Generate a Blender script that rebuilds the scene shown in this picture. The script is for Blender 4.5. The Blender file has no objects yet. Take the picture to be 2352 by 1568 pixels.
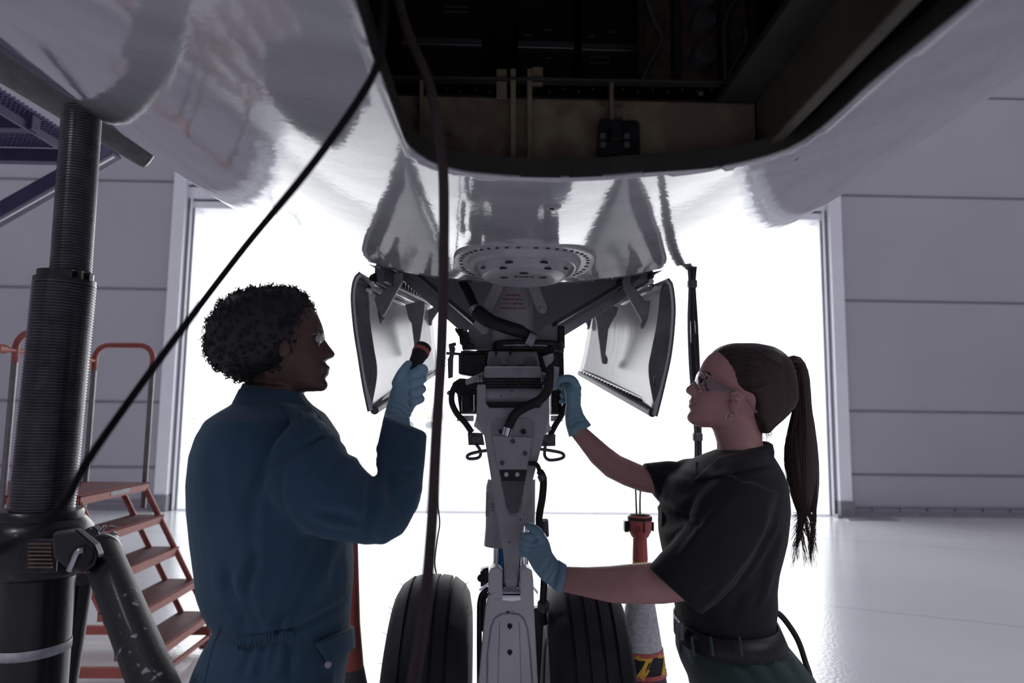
import bpy, bmesh, math, random
import numpy as np
from mathutils import Vector, Matrix
from mathutils.bvhtree import BVHTree
PI = math.pi
sc = bpy.context.scene
COL = sc.collection

# ------------------------------------------------------------------ camera
FPX = 1568.0                     # focal length in pixels of the 2352-wide frame (24 mm on full frame)
HC = 1.41                        # eye height
YAW, PITCH, ROLL = math.radians(1.4), math.atan(163 / FPX), math.radians(0.7)
_f = Vector((math.sin(YAW) * math.cos(PITCH), math.cos(YAW) * math.cos(PITCH), math.sin(PITCH)))
_r0 = Vector((math.cos(YAW), -math.sin(YAW), 0))
_u0 = _r0.cross(_f)
CR = _r0 * math.cos(ROLL) + _u0 * math.sin(ROLL)
CU = -_r0 * math.sin(ROLL) + _u0 * math.cos(ROLL)
CF = _f
CP = Vector((0, 0, HC))
cam_data = bpy.data.cameras.new('camera')
cam_data.lens = 24.0
cam_data.sensor_width = 36.0
cam_data.clip_start = 0.02
cam_data.clip_end = 2000
cam_data.dof.use_dof = True
cam_data.dof.focus_distance = 1.75
cam_data.dof.aperture_fstop = 3.2
cam = bpy.data.objects.new('camera', cam_data)
COL.objects.link(cam)
cam.matrix_world = Matrix((
    (CR.x, CU.x, -CF.x, CP.x), (CR.y, CU.y, -CF.y, CP.y), (CR.z, CU.z, -CF.z, CP.z), (0, 0, 0, 1)))
sc.camera = cam

# ------------------------------------------------------------------ light
world = bpy.data.worlds.new('sky')
sc.world = world
world.use_nodes = True
_nt = world.node_tree
_bg = _nt.nodes['Background']
_bg.inputs['Color'].default_value = (0.97, 0.985, 1.0, 1)
_bg.inputs['Strength'].default_value = 2.7

def area_light(name, loc, sx, sy, power, col=(1, 1, 1), rot=(0, 0, 0)):
    l = bpy.data.lights.new(name, 'AREA')
    l.shape = 'RECTANGLE'; l.size = sx; l.size_y = sy; l.energy = power; l.color = col
    o = bpy.data.objects.new(name, l); COL.objects.link(o)
    o.location = loc; o.rotation_euler = rot
    return o
for lx, ly, pw in ((-6, -3.5, 230), (6, -3.5, 230), (-6, -11, 180), (6, -11, 180), (-8, 5.5, 90), (8, 5.5, 90)):
    area_light('interior_fill', (lx, ly, 8.8), 1.6, 1.6, pw, (0.93, 0.90, 1.0))  # unseen fill lights, added under the roof to brighten the interior

sc.view_settings.view_transform = 'Standard'
sc.view_settings.look = 'None'
sc.view_settings.gamma = 1.0
sc.view_settings.use_curve_mapping = False
sc.view_settings.exposure = 0.33
sc.cycles.use_denoising = True
sc.cycles.max_bounces = 8
sc.cycles.diffuse_bounces = 5
sc.cycles.glossy_bounces = 4
sc.cycles.transmission_bounces = 6
sc.cycles.transparent_max_bounces = 8
sc.cycles.sample_clamp_indirect = 6.0

# ------------------------------------------------------------------ helpers
def U(px, py, Y):
    "point of the hangar seen at this place of the photograph on the plane y = Y"
    d = CR * ((px - 1176) / FPX) + CU * ((784 - py) / FPX) + CF
    return CP + d * (Y / d.y)
def UZ(px, py, z):
    d = CR * ((px - 1176) / FPX) + CU * ((784 - py) / FPX) + CF
    return CP + d * ((z - HC) / d.z)
def UX(px, py, x):
    d = CR * ((px - 1176) / FPX) + CU * ((784 - py) / FPX) + CF
    return CP + d * (x / d.x)
def RAY(px, py):
    return (CR * ((px - 1176) / FPX) + CU * ((784 - py) / FPX) + CF).normalized()
def PX(p):
    v = Vector(p) - CP
    w = v.dot(CF)
    return (1176 + FPX * v.dot(CR) / w, 784 - FPX * v.dot(CU) / w)

def mesh_obj(name, verts, faces, mat=None, parent=None, smooth=False):
    me = bpy.data.meshes.new(name)
    me.from_pydata([tuple(v) for v in verts], [], [tuple(f) for f in faces])
    me.update()
    o = bpy.data.objects.new(name, me)
    COL.objects.link(o)
    if mat: me.materials.append(mat)
    if smooth:
        for p in me.polygons: p.use_smooth = True
    if parent: attach(o, parent)
    return o
def attach(o, parent):
    o.parent = parent
    m = Matrix.Translation(-parent_loc(parent))
    o.matrix_parent_inverse = m
def parent_loc(p):
    t = Vector((0, 0, 0))
    if p.type == 'EMPTY': t = Vector(p.location)
    return t
def thing(name, loc, label, cat, group=None):
    o = bpy.data.objects.new(name, None); COL.objects.link(o)
    o.location = loc; o.empty_display_size = 0.1
    o['label'] = label; o['category'] = cat
    if group: o['group'] = group
    return o
def tag(o, label, cat, group=None, kind=None):
    o['label'] = label; o['category'] = cat
    if group: o['group'] = group
    if kind: o['kind'] = kind
    return o

class G:
    "mesh collector: one G becomes one mesh object"
    def __init__(s): s.v = []; s.f = []; s.m = []
    def add(s, v, f, mi=0):
        n = len(s.v)
        s.v += [tuple(p) for p in v]; s.f += [tuple(i + n for i in q) for q in f]; s.m += [mi] * len(f)
        return s
    def box(s, c, d, ax=None, mi=0):
        c = Vector(c); ax = ax or (Vector((1, 0, 0)), Vector((0, 1, 0)), Vector((0, 0, 1)))
        v = []
        for i in (-1, 1):
            for j in (-1, 1):
                for k in (-1, 1):
                    v.append(c + ax[0] * (i * d[0] / 2) + ax[1] * (j * d[1] / 2) + ax[2] * (k * d[2] / 2))
        return s.add(v, [(0, 1, 3, 2), (4, 6, 7, 5), (0, 4, 5, 1), (2, 3, 7, 6), (0, 2, 6, 4), (1, 5, 7, 3)], mi)
    def box2(s, a, b, mi=0):
        a = Vector(a); b = Vector(b)
        return s.box((a + b) / 2, [abs(b[i] - a[i]) for i in range(3)], None, mi)
    def bar(s, a, b, w, h, up=(0, 0, 1), mi=0):
        a = Vector(a); b = Vector(b); d = (b - a); L = d.length; d.normalize()
        up = Vector(up); sd = d.cross(up).normalized(); u2 = sd.cross(d).normalized()
        return s.box((a + b) / 2, (L, w, h), (d, sd, u2), mi)
    def prism(s, poly, ext, mi=0):
        "closed polygon (3D points) swept along vector ext"
        n = len(poly); e = Vector(ext)
        v = [Vector(p) for p in poly] + [Vector(p) + e for p in poly]
        f = [tuple(range(n))[::-1], tuple(range(n, 2 * n))] + [(i, (i + 1) % n, n + (i + 1) % n, n + i) for i in range(n)]
        return s.add(v, f, mi)
    def loft(s, rings, cap=True, mi=0, closed=False):
        n = len(rings[0]); k = len(rings); v = []; f = []
        for r in rings: v += [Vector(p) for p in r]
        for i in range(k - 1 + (1 if closed else 0)):
            a = i * n; b = ((i + 1) % k) * n
            for j in range(n):
                j2 = (j + 1) % n
                f.append((a + j, a + j2, b + j2, b + j))
        if cap and not closed:
            f.append(tuple(range(n))[::-1]); f.append(tuple(range((k - 1) * n, k * n)))
        return s.add(v, f, mi)
    def tube(s, pts, r, n=12, cap=True, mi=0, closed=False, flat=None):
        "tube through pts; r a number or a list; flat=(vector, ratio) squashes it along vector"
        P = [Vector(p) for p in pts]; K = len(P)
        R = r if isinstance(r, (list, tuple)) else [r] * K
        rings = []; ref = None
        for i in range(K):
            if closed: t = P[(i + 1) % K] - P[i - 1]
            else: t = P[min(i + 1, K - 1)] - P[max(i - 1, 0)]
            if t.length < 1e-9: t = Vector((0, 0, 1))
            t.normalize()
            if ref is None:
                ref = Vector((0, 0, 1)) if abs(t.z) < 0.9 else Vector((1, 0, 0))
                ref = (ref - t * ref.dot(t)).normalized()
            else:
                ref = (ref - t * ref.dot(t))
                ref = ref.normalized() if ref.length > 1e-6 else t.orthogonal().normalized()
            sd = t.cross(ref)
            ring = []
            for j in range(n):
                a = 2 * PI * j / n
                o = ref * math.cos(a) * R[i] + sd * math.sin(a) * R[i]
                if flat:
                    fv = Vector(flat[0]).normalized(); o -= fv * o.dot(fv) * (1 - flat[1])
                ring.append(P[i] + o)
            rings.append(ring)
        return s.loft(rings, cap, mi, closed)
    def cyl(s, a, b, r, n=24, r2=None, mi=0):
        return s.tube([a, b], [r, r if r2 is None else r2], n, True, mi)
    def lathe(s, base, axis, prof, n=32, mi=0, cap=True, x0=None):
        base = Vector(base); axis = Vector(axis).normalized()
        u = Vector(x0).normalized() if x0 else axis.orthogonal().normalized()
        w = axis.cross(u)
        rings = [[base + axis * h + u * (r * math.cos(2 * PI * j / n)) + w * (r * math.sin(2 * PI * j / n)) for j in range(n)] for r, h in prof]
        return s.loft(rings, cap, mi)
    def ball(s, c, r, n=12, sc3=(1, 1, 1), mi=0):
        c = Vector(c); rings = []
        for i in range(n + 1):
            th = PI * i / n; rr = max(math.sin(th), 0.002)
            rings.append([c + Vector((r * sc3[0] * rr * math.cos(2 * PI * j / (2 * n)), r * sc3[1] * rr * math.sin(2 * PI * j / (2 * n)), r * sc3[2] * math.cos(th))) for j in range(2 * n)])
        return s.loft(rings, True, mi)
    def sec(s, st, n=24, ex=2.0, mi=0, cap=True):
        "body section loft: stations (ax,ay,bx,by,Y,thick) - two outline pixels, depth, half thickness in m"
        rings = []
        for q in st:
            Y = q[4]; a = U(q[0], q[1], Y); b = U(q[2], q[3], Y); c = (a + b) / 2; h = (b - a) / 2
            e = q[6] if len(q) > 6 else ex
            ring = []
            for j in range(n):
                t = 2 * PI * j / n; cs, sn = math.cos(t), math.sin(t)
                cx = math.copysign(abs(cs) ** (2 / e), cs); sy = math.copysign(abs(sn) ** (2 / e), sn)
                ring.append(c + h * cx + Vector((0, q[5] * sy, 0)))
            rings.append(ring)
        return s.loft(rings, cap, mi)
    def build(s, name, mats, parent=None, smooth=False, bevel=0, auto=None, seg=2):
        o = mesh_obj(name, s.v, s.f, None, parent, smooth)
        mats = mats if isinstance(mats, (list, tuple)) else [mats]
        for m in mats: o.data.materials.append(m)
        for p, mi in zip(o.data.polygons, s.m): p.material_index = mi
        bm = bmesh.new(); bm.from_mesh(o.data); bmesh.ops.recalc_face_normals(bm, faces=bm.faces); bm.to_mesh(o.data); bm.free()
        if bevel:
            b = o.modifiers.new('bevel', 'BEVEL'); b.width = bevel; b.segments = seg; b.limit_method = 'ANGLE'; b.angle_limit = 0.6
            b.harden_normals = False
        if auto:
            for p in o.data.polygons: p.use_smooth = True
            o.data.set_sharp_from_angle(angle=math.radians(auto))
        return o

def spline(pts, k=6):
    "Catmull-Rom through pts (tuples of any length)"
    P = [np.array(p, float) for p in pts]
    P = [2 * P[0] - P[1]] + P + [2 * P[-1] - P[-2]]
    out = []
    for i in range(1, len(P) - 2):
        for j in range(k):
            t = j / k
            out.append(0.5 * ((2 * P[i]) + (-P[i - 1] + P[i + 1]) * t + (2 * P[i - 1] - 5 * P[i] + 4 * P[i + 1] - P[i + 2]) * t * t + (-P[i - 1] + 3 * P[i] - 3 * P[i + 1] + P[i + 2]) * t ** 3))
    out.append(P[-2])
    return [tuple(o) for o in out]
def upath(pts, k=6):
    "smooth path through (px, py, Y) places"
    return [U(*p) for p in spline(pts, k)]

def fuse(g, name, mat, parent, voxel=0.004, smooth=3, folds=None, keep_front=None):
    "union of a collector's closed shapes as one continuous skin, with optional folds pressed in"
    o = mesh_obj(name, g.v, g.f, None, None)
    bm = bmesh.new(); bm.from_mesh(o.data); bmesh.ops.recalc_face_normals(bm, faces=bm.faces); bm.to_mesh(o.data); bm.free()
    m = o.modifiers.new('r', 'REMESH'); m.mode = 'VOXEL'; m.voxel_size = voxel; m.use_smooth_shade = True
    if smooth:
        s = o.modifiers.new('s', 'SMOOTH'); s.factor = 0.5; s.iterations = smooth
    dg = bpy.context.evaluated_depsgraph_get()
    me = bpy.data.meshes.new_from_object(o.evaluated_get(dg))
    old = o.data; o.modifiers.clear(); o.data = me; me.name = name
    bpy.data.meshes.remove(old)
    n = len(me.vertices)
    if folds:
        co = np.empty(n * 3); me.vertices.foreach_get('co', co); co = co.reshape(-1, 3)
        no = np.empty(n * 3); me.vertices.foreach_get('normal', no); no = no.reshape(-1, 3)
        add = np.zeros(n)
        for pl, w, amp in folds:
            Q = [np.array(U(*p)) for p in spline(pl, 4)]
            best = np.full(n, 9.0); side = np.zeros(n); along = np.zeros(n)
            L = len(Q) - 1
            for i in range(L):
                a = Q[i][[0, 2]]; b = Q[i + 1][[0, 2]]; d = b - a; l2 = d @ d + 1e-12
                rel = co[:, [0, 2]] - a
                t = np.clip((rel @ d) / l2, 0, 1)
                off = rel - t[:, None] * d
                dist = np.sqrt((off ** 2).sum(1))
                sg = np.sign(d[0] * rel[:, 1] - d[1] * rel[:, 0])
                mk = dist < best
                best[mk] = dist[mk]; side[mk] = sg[mk]; along[mk] = (i + t[mk]) / L
            ywin = np.abs(co[:, 1] - Q[len(Q) // 2][1]) < 0.16
            s_ = best * side / w
            prof = -np.exp(-s_ ** 2) + 0.75 * np.exp(-(s_ - 1.6) ** 2) + 0.35 * np.exp(-(s_ + 1.7) ** 2)
            endf = np.clip(np.minimum(along, 1 - along) * 5, 0, 1)
            add += np.where(ywin & (no[:, 1] < 0.45), amp * prof * (0.15 + 0.85 * endf) * (best < 4 * w), 0)
        co += no * add[:, None]
        me.vertices.foreach_set('co', co.reshape(-1)); me.update()
    for p in me.polygons: p.use_smooth = True
    me.materials.clear(); me.materials.append(mat)
    if parent: attach(o, parent)
    return o
def bvh(o):
    return BVHTree.FromPolygons([v.co.copy() for v in o.data.vertices], [tuple(p.vertices) for p in o.data.polygons])
def hit(tree, px, py, off=0.0):
    d = RAY(px, py)
    loc, nor, i, dist = tree.ray_cast(CP, d)
    if loc is None: return None
    if nor.dot(d) > 0: nor = -nor
    return loc + nor * off

# ------------------------------------------------------------------ materials
def mat(name, col, rough=0.5, metal=0.0, var=0.0, vscale=8.0, bump=0.0, bscale=60.0, coat=0.0, spec=0.5, col2=None, thr=None, trans=0.0, ior=1.45, sheen=0.0, detail=4, stretch=None, alpha=None):
    m = bpy.data.materials.new(name); m.use_nodes = True
    nt = m.node_tree; b = nt.nodes['Principled BSDF']
    b.inputs['Base Color'].default_value = (*col, 1)
    b.inputs['Roughness'].default_value = rough; b.inputs['Metallic'].default_value = metal
    b.inputs['Coat Weight'].default_value = coat; b.inputs['Coat Roughness'].default_value = 0.06
    b.inputs['Specular IOR Level'].default_value = spec
    b.inputs['Transmission Weight'].default_value = trans; b.inputs['IOR'].default_value = ior
    b.inputs['Sheen Weight'].default_value = sheen
    if alpha is not None: b.inputs['Alpha'].default_value = alpha
    tc = nt.nodes.new('ShaderNodeTexCoord')
    src = tc.outputs['Object']
    if stretch:
        mp = nt.nodes.new('ShaderNodeMapping'); mp.inputs['Scale'].default_value = stretch
        nt.links.new(src, mp.inputs[0]); src = mp.outputs[0]
    if var or col2:
        n = nt.nodes.new('ShaderNodeTexNoise'); n.inputs['Scale'].default_value = vscale; n.inputs['Detail'].default_value = detail
        n.inputs['Roughness'].default_value = 0.65
        nt.links.new(src, n.inputs['Vector'])
        r = nt.nodes.new('ShaderNodeValToRGB')
        if col2:
            t = thr or (0.45, 0.6)
            r.color_ramp.elements[0].position = t[0]; r.color_ramp.elements[1].position = t[1]
            r.color_ramp.elements[0].color = (*col, 1); r.color_ramp.elements[1].color = (*col2, 1)
        else:
            r.color_ramp.elements[0].position = 0.3; r.color_ramp.elements[1].position = 0.7
            r.color_ramp.elements[0].color = (*[c * (1 - var) for c in col], 1)
            r.color_ramp.elements[1].color = (*[min(1, c * (1 + var)) for c in col], 1)
        nt.links.new(n.outputs['Fac'], r.inputs[0]); nt.links.new(r.outputs[0], b.inputs['Base Color'])
    if bump:
        n2 = nt.nodes.new('ShaderNodeTexNoise'); n2.inputs['Scale'].default_value = bscale; n2.inputs['Detail'].default_value = 3
        nt.links.new(src, n2.inputs['Vector'])
        bp = nt.nodes.new('ShaderNodeBump'); bp.inputs['Strength'].default_value = bump; bp.inputs['Distance'].default_value = 0.01
        nt.links.new(n2.outputs['Fac'], bp.inputs['Height']); nt.links.new(bp.outputs[0], b.inputs['Normal'])
    return m
M = {}
M['wall'] = mat('hangar_wall_panel', (0.42, 0.405, 0.455), 0.55, var=0.04, vscale=0.6)
M['joint'] = mat('dark_panel_joint', (0.20, 0.19, 0.22), 0.7)
M['jamb'] = mat('jamb_paint_with_glare', (0.80, 0.81, 0.86), 0.35, var=0.04, vscale=2)  # paint tone raised: flare and side light are put into the colour
M['jamb2'] = mat('grey_door_channel', (0.30, 0.30, 0.34), 0.35, metal=0.4)
M['concrete'] = mat('grey_kerb', (0.24, 0.24, 0.26), 0.8, var=0.15, vscale=9)
M['ceiling'] = mat('hangar_ceiling', (0.35, 0.34, 0.38), 0.8)
M['apron'] = mat('apron_concrete', (0.55, 0.55, 0.55), 0.9, var=0.05, vscale=0.2)
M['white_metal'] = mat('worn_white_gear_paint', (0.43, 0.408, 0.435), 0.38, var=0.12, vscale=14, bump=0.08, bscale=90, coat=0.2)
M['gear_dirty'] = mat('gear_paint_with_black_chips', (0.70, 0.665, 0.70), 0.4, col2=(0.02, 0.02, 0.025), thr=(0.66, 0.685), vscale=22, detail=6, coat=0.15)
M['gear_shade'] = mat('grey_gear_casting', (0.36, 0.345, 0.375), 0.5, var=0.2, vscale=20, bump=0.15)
M['panel_grey'] = mat('gear_fairing_grey', (0.34, 0.33, 0.36), 0.5, var=0.08, vscale=6)
M['bright_edge'] = mat('bare_aluminium_edge', (0.62, 0.64, 0.67), 0.32, metal=0.6, var=0.1, vscale=25)
M['black'] = mat('black_rubber', (0.012, 0.011, 0.013), 0.5, var=0.2, vscale=30, bump=0.1)
M['black_metal'] = mat('black_oily_metal', (0.02, 0.018, 0.022), 0.35, metal=0.3, var=0.5, vscale=40, bump=0.2)
M['dark_metal'] = mat('dark_grey_metal', (0.12, 0.115, 0.13), 0.42, metal=0.3, var=0.25, vscale=30, bump=0.12)
M['steel_dark'] = mat('dull_steel_tube', (0.22, 0.2, 0.21), 0.35, metal=.7, var=.15, vscale=20)
M['chrome'] = mat('polished_chrome', (0.75, 0.77, 0.8), 0.12, metal=1.0)
M['steel'] = mat('brushed_steel', (0.45, 0.45, 0.48), 0.3, metal=0.9, var=0.15, vscale=40)
M['blue_tube'] = mat('blue_anodised_tube', (0.03, 0.16, 0.38), 0.3, metal=0.3)
M['red_text'] = mat('red_stencil_paint', (0.28, 0.02, 0.03), 0.6)
M['black_text'] = mat('black_marking', (0.015, 0.015, 0.02), 0.6)
M['brown_hose'] = mat('brown_webbing_hose', (0.065, 0.047, 0.05), 0.75, var=0.15, vscale=60, bump=0.2, bscale=300)
M['orange'] = mat('orange_red_paint', (0.40, 0.11, 0.088), 0.42, var=0.12, vscale=12)
M['tread'] = mat('maroon_tread_plate', (0.30, 0.10, 0.11), 0.55, var=0.1, vscale=20)
M['purple'] = mat('dark_violet_steel', (0.075, 0.06, 0.13), 0.4, var=0.1, vscale=10)

# ================================================================== THE SETTING
D = 9.8
XL, XR = -4.40, 4.80          # doorway opening
DT = 4.32                     # doorway top
def structure(o): o['kind'] = 'structure'; return o

def floor_mat():
    m = bpy.data.materials.new('glossy_epoxy_floor'); m.use_nodes = True
    nt = m.node_tree; b = nt.nodes['Principled BSDF']; L = nt.links.new
    tc = nt.nodes.new('ShaderNodeTexCoord')
    n = nt.nodes.new('ShaderNodeTexNoise'); n.inputs['Scale'].default_value = 0.7; n.inputs['Detail'].default_value = 6
    L(tc.outputs['Object'], n.inputs['Vector'])
    r = nt.nodes.new('ShaderNodeValToRGB'); r.color_ramp.elements[0].position = .3; r.color_ramp.elements[1].position = .7
    r.color_ramp.elements[0].color = (.68, .70, .725, 1); r.color_ramp.elements[1].color = (.76, .78, .80, 1)
    L(n.outputs['Fac'], r.inputs[0])
    # saw-cut joints in the slab
    br = nt.nodes.new('ShaderNodeTexBrick'); br.offset = 0; br.inputs['Scale'].default_value = 1
    br.inputs['Brick Width'].default_value = 4.2; br.inputs['Row Height'].default_value = 3.1; br.inputs['Mortar Size'].default_value = 0.006
    br.inputs['Color1'].default_value = (1, 1, 1, 1); br.inputs['Color2'].default_value = (1, 1, 1, 1); br.inputs['Mortar'].default_value = (.45, .45, .47, 1)
    mp = nt.nodes.new('ShaderNodeMapping'); mp.inputs['Rotation'].default_value = (0, 0, math.radians(24)); mp.inputs['Location'].default_value = (1.2, .4, 0)
    L(tc.outputs['Object'], mp.inputs[0]); L(mp.outputs[0], br.inputs['Vector'])
    mx = nt.nodes.new('ShaderNodeMix'); mx.data_type = 'RGBA'; mx.blend_type = 'MULTIPLY'; mx.inputs[0].default_value = 1
    L(r.outputs[0], mx.inputs[6]); L(br.outputs['Color'], mx.inputs[7]); L(mx.outputs[2], b.inputs['Base Color'])
    b.inputs['Roughness'].default_value = 0.16; b.inputs['Coat Weight'].default_value = 0.35; b.inputs['Coat Roughness'].default_value = 0.08
    n2 = nt.nodes.new('ShaderNodeTexNoise'); n2.inputs['Scale'].default_value = 45; n2.inputs['Detail'].default_value = 4
    L(tc.outputs['Object'], n2.inputs['Vector'])
    bp = nt.nodes.new('ShaderNodeBump'); bp.inputs['Strength'].default_value = 0.14; bp.inputs['Distance'].default_value = 0.01
    L(n2.outputs['Fac'], bp.inputs['Height']); L(bp.outputs[0], b.inputs['Normal']); L(bp.outputs[0], b.inputs['Coat Normal'])
    return m
structure(G().box2((-14, -15, -0.2), (14, D + .12, 0)).build('floor', floor_mat()))
ap = structure(mesh_obj('ground', [(-400, D + .12, -0.03), (400, D + .12, -0.03), (400, 900, -0.03), (-400, 900, -0.03)], [(0, 1, 2, 3)], M['apron']))
gm = mat('distant_grass', (0.36, 0.37, 0.27), 0.9, var=0.1, vscale=.02)
ap2 = structure(mesh_obj('ground_grass', [(-400, 120, -0.02), (400, 120, -0.02), (400, 880, 0.3), (-400, 880, 0.3)], [(0, 1, 2, 3)], gm))

g = G()
g.box2((-14, D, 0), (XL - .28, D + .3, 9)); g.box2((XR + .28, D, 0), (14, D + .3, 9)); g.box2((XL - .28, D, DT + .5), (XR + .28, D + .3, 9))
for z in (.59, 1.495, 3.11, 4.70, 6.27, 7.8):
    for a, b in ((-14, XL - .28), (XR + .28, 14)):
        g.box2((a, D - .012, z - .014), (b, D, z + .014), 1)
for x in (8.55, -9.6):
    g.box2((x - .004, D - .006, .1), (x + .004, D, 9), 1)
g.box2((XL - .28, D - .012, 6.25), (XR + .28, D, 6.28), 1)
structure(g.build('wall_front', [M['wall'], M['joint']]))
structure(G().box2((-14.3, -15, 0), (-14, D + .3, 9)).build('wall_left', M['wall']))
structure(G().box2((14, -15, 0), (14.3, D + .3, 9)).build('wall_right', M['wall']))
structure(G().box2((-14.3, -15.3, 0), (14.3, -15, 9)).build('wall_back', M['wall']))
structure(G().box2((-14.3, -15.3, 9), (14.3, D + .3, 9.3)).build('ceiling', M['ceiling']))

# doorway frame: wide painted jamb, recessed channels, lintel rails
g = G()
for sx, x in ((-1, XL), (1, XR)):
    g.box2((x + sx * .28, D - .10, .22), (x + sx * .10, D + .35, DT + .62), 0)      # wide post
    g.box2((x + sx * .10, D + .02, 0), (x + sx * .06, D + .35, DT + .2), 1)
    g.box2((x + sx * .06, D - .03, 0), (x + sx * .04, D + .35, DT + .2), 0)
    g.box2((x + sx * .04, D + .06, 0), (x + sx * .015, D + .35, DT + .1), 1)
    g.box2((x + sx * .015, D + .02, 0), (x, D + .35, DT), 0)
for z0, z1, dy, mi in ((DT, DT + .10, .02, 0), (DT + .10, DT + .14, .08, 1), (DT + .14, DT + .30, -.02, 0), (DT + .30, DT + .34, .05, 1), (DT + .34, DT + .52, -.06, 0), (DT + .52, DT + .62, -.10, 1)):
    g.box2((XL - .1, D + dy, z0), (XR + .1, D + .35, z1), mi)
structure(g.build('door_1', [M['jamb'], M['jamb2']], bevel=.006))
g = G()
for sx, x in ((-1, XL), (1, XR)):
    g.box2((x + sx * .30, D - .13, 0), (x + sx * .09, D + .3, .22))
structure(g.build('trim_1', M['concrete'], bevel=.01))
g = G()
g.box2((-14, D - .05, 0), (XL - .3, D, .05)); g.box2((-14, D - .03, .05), (XL - .3, D, .075), 1); g.box2((-14, D - .04, .13), (XL - .3, D, .15), 1)
g.box2((XR + .3, D - .05, 0), (14, D, .05)); g.box2((XR + .3, D - .03, .05), (14, D, .075), 1); g.box2((XR + .3, D - .04, .13), (14, D, .15), 1)
for i in range(22): g.box2((XR + .6 + i * .4, D - .035, .075), (XR + .62 + i * .4, D, .13), 1)
structure(g.build('baseboard_front', [M['concrete'], M['jamb2']]))
g = G(); g.box2((XL, D - .02, 0), (XR, D + .10, .012)); g.box2((XL, D + .03, .012), (XR, D + .05, .022), 1)
structure(g.build('trim_2', [M['jamb'], M['jamb']]))
structure(G().box2((XR + .05, D - .42, 0), (XR + .75, D - .15, .012)).box2((XR - .0, D - .22, 0), (XR + .06, D - .1, .05)).build('trim_3', M['jamb2']))

# ================================================================== OUTSIDE, beyond the doorway
TR = mat('hazed_tree_foliage', (0.50, 0.56, 0.54), 0.95, var=0.08, vscale=.5)  # flare haze is put into the leaf colour, hence so pale
TK = mat('far_tree_bark', (0.12, 0.10, 0.09), 0.95)
def tree(px, Y, h, w, seed, label):
    rnd = random.Random(seed)
    b = UZ(px, 1000, 0); x = U(px, 945, Y).x
    t = thing('tree', (x, Y, 0), label, 'tree', 'trees along the far edge of the airfield')
    g = G()
    for i in range(9):
        g.ball((x + rnd.uniform(-.35, .35) * w, Y + rnd.uniform(-.2, .2) * w, h * rnd.uniform(.42, .8)), h * rnd.uniform(.16, .26), 6, (w / h * .8, w / h * .8, .9))
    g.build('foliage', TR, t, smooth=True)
    G().cyl((x, Y, 0), (x, Y, h * .5), h * .03, 8).build('trunk', TK, t)
for i, (px, Y, h, w, lab) in enumerate((
    (698, 470, 3.2, 7, 'low pale tree at the left end of the far treeline'), (722, 500, 4.6, 9, 'low rounded tree beside the leftmost far tree'),
    (746, 470, 3.4, 8, 'small far tree in the dip of the treeline'), (771, 500, 4.8, 9, 'mid-height far tree left of the tallest crown'),
    (800, 460, 7.6, 8, 'tallest pale far tree of the treeline left of the gear door'), (826, 500, 5.4, 9, 'far tree at the foot of the left gear door'),
    (1500, 470, 3.4, 8, 'small far tree right under the right gear door tip'), (1524, 500, 7.0, 9, 'tallest far tree between right gear door and face'),
    (1548, 470, 5.2, 8, 'rounded far tree just left of the chin'), (1572, 500, 3.8, 8, 'low far tree nearest the ponytailed person'),
    (1790, 500, 4.8, 8, 'far tree seen beneath the ponytail loop'), (1816, 470, 4.0, 8, 'far tree in the gap beside the ponytail'))):
    tree(px, Y, h, w, i, lab)

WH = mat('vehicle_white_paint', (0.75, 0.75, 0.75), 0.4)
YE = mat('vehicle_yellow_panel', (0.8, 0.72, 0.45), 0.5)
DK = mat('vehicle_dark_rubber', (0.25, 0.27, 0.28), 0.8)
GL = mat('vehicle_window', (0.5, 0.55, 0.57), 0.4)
# white tug and light aircraft far out
Yv = 58
c = U(968, 969, Yv); z0 = 0
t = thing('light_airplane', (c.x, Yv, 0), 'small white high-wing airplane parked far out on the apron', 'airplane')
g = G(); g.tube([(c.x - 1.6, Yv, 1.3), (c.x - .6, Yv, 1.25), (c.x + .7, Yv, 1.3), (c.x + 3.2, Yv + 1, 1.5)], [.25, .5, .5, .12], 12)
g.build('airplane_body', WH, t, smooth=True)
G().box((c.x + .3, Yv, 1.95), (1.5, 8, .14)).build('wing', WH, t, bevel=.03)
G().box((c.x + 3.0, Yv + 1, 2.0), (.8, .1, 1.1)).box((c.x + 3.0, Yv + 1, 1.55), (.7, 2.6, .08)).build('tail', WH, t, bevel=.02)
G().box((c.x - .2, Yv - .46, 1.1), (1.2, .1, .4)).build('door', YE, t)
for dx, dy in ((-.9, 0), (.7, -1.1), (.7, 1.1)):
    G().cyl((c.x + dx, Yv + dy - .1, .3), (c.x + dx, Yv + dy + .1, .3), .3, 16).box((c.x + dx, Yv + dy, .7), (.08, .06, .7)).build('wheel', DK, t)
# baggage and steps equipment at the left edge of the doorway
Yg = 40
c = U(455, 985, Yg)
t = thing('baggage_trailer', (c.x, Yg, 0), 'pale flat baggage trailer standing outside by the left door jamb', 'trailer')
G().box((c.x, Yg, .65), (3.2, 1.5, .18)).build('deck', WH, t, bevel=.02)
G().box((c.x - 1.5, Yg, 1.05), (.08, 1.4, .7)).box((c.x + 1.5, Yg, 1.05), (.08, 1.4, .7)).box((c.x - 1.4, Yg, 1.4), (.3, 1.4, .08)).build('rail', GL, t)
for dx in (-1.1, 1.1):
    for dy in (-.6, .6):
        G().cyl((c.x + dx, Yg + dy - .08, .28), (c.x + dx, Yg + dy + .08, .28), .28, 14).build('wheel', DK, t)
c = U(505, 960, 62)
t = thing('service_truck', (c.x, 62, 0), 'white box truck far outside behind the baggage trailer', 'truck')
G().box((c.x + .6, 62, 1.7), (4.4, 2.2, 2.0)).build('box_body', WH, t, bevel=.05)
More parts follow.
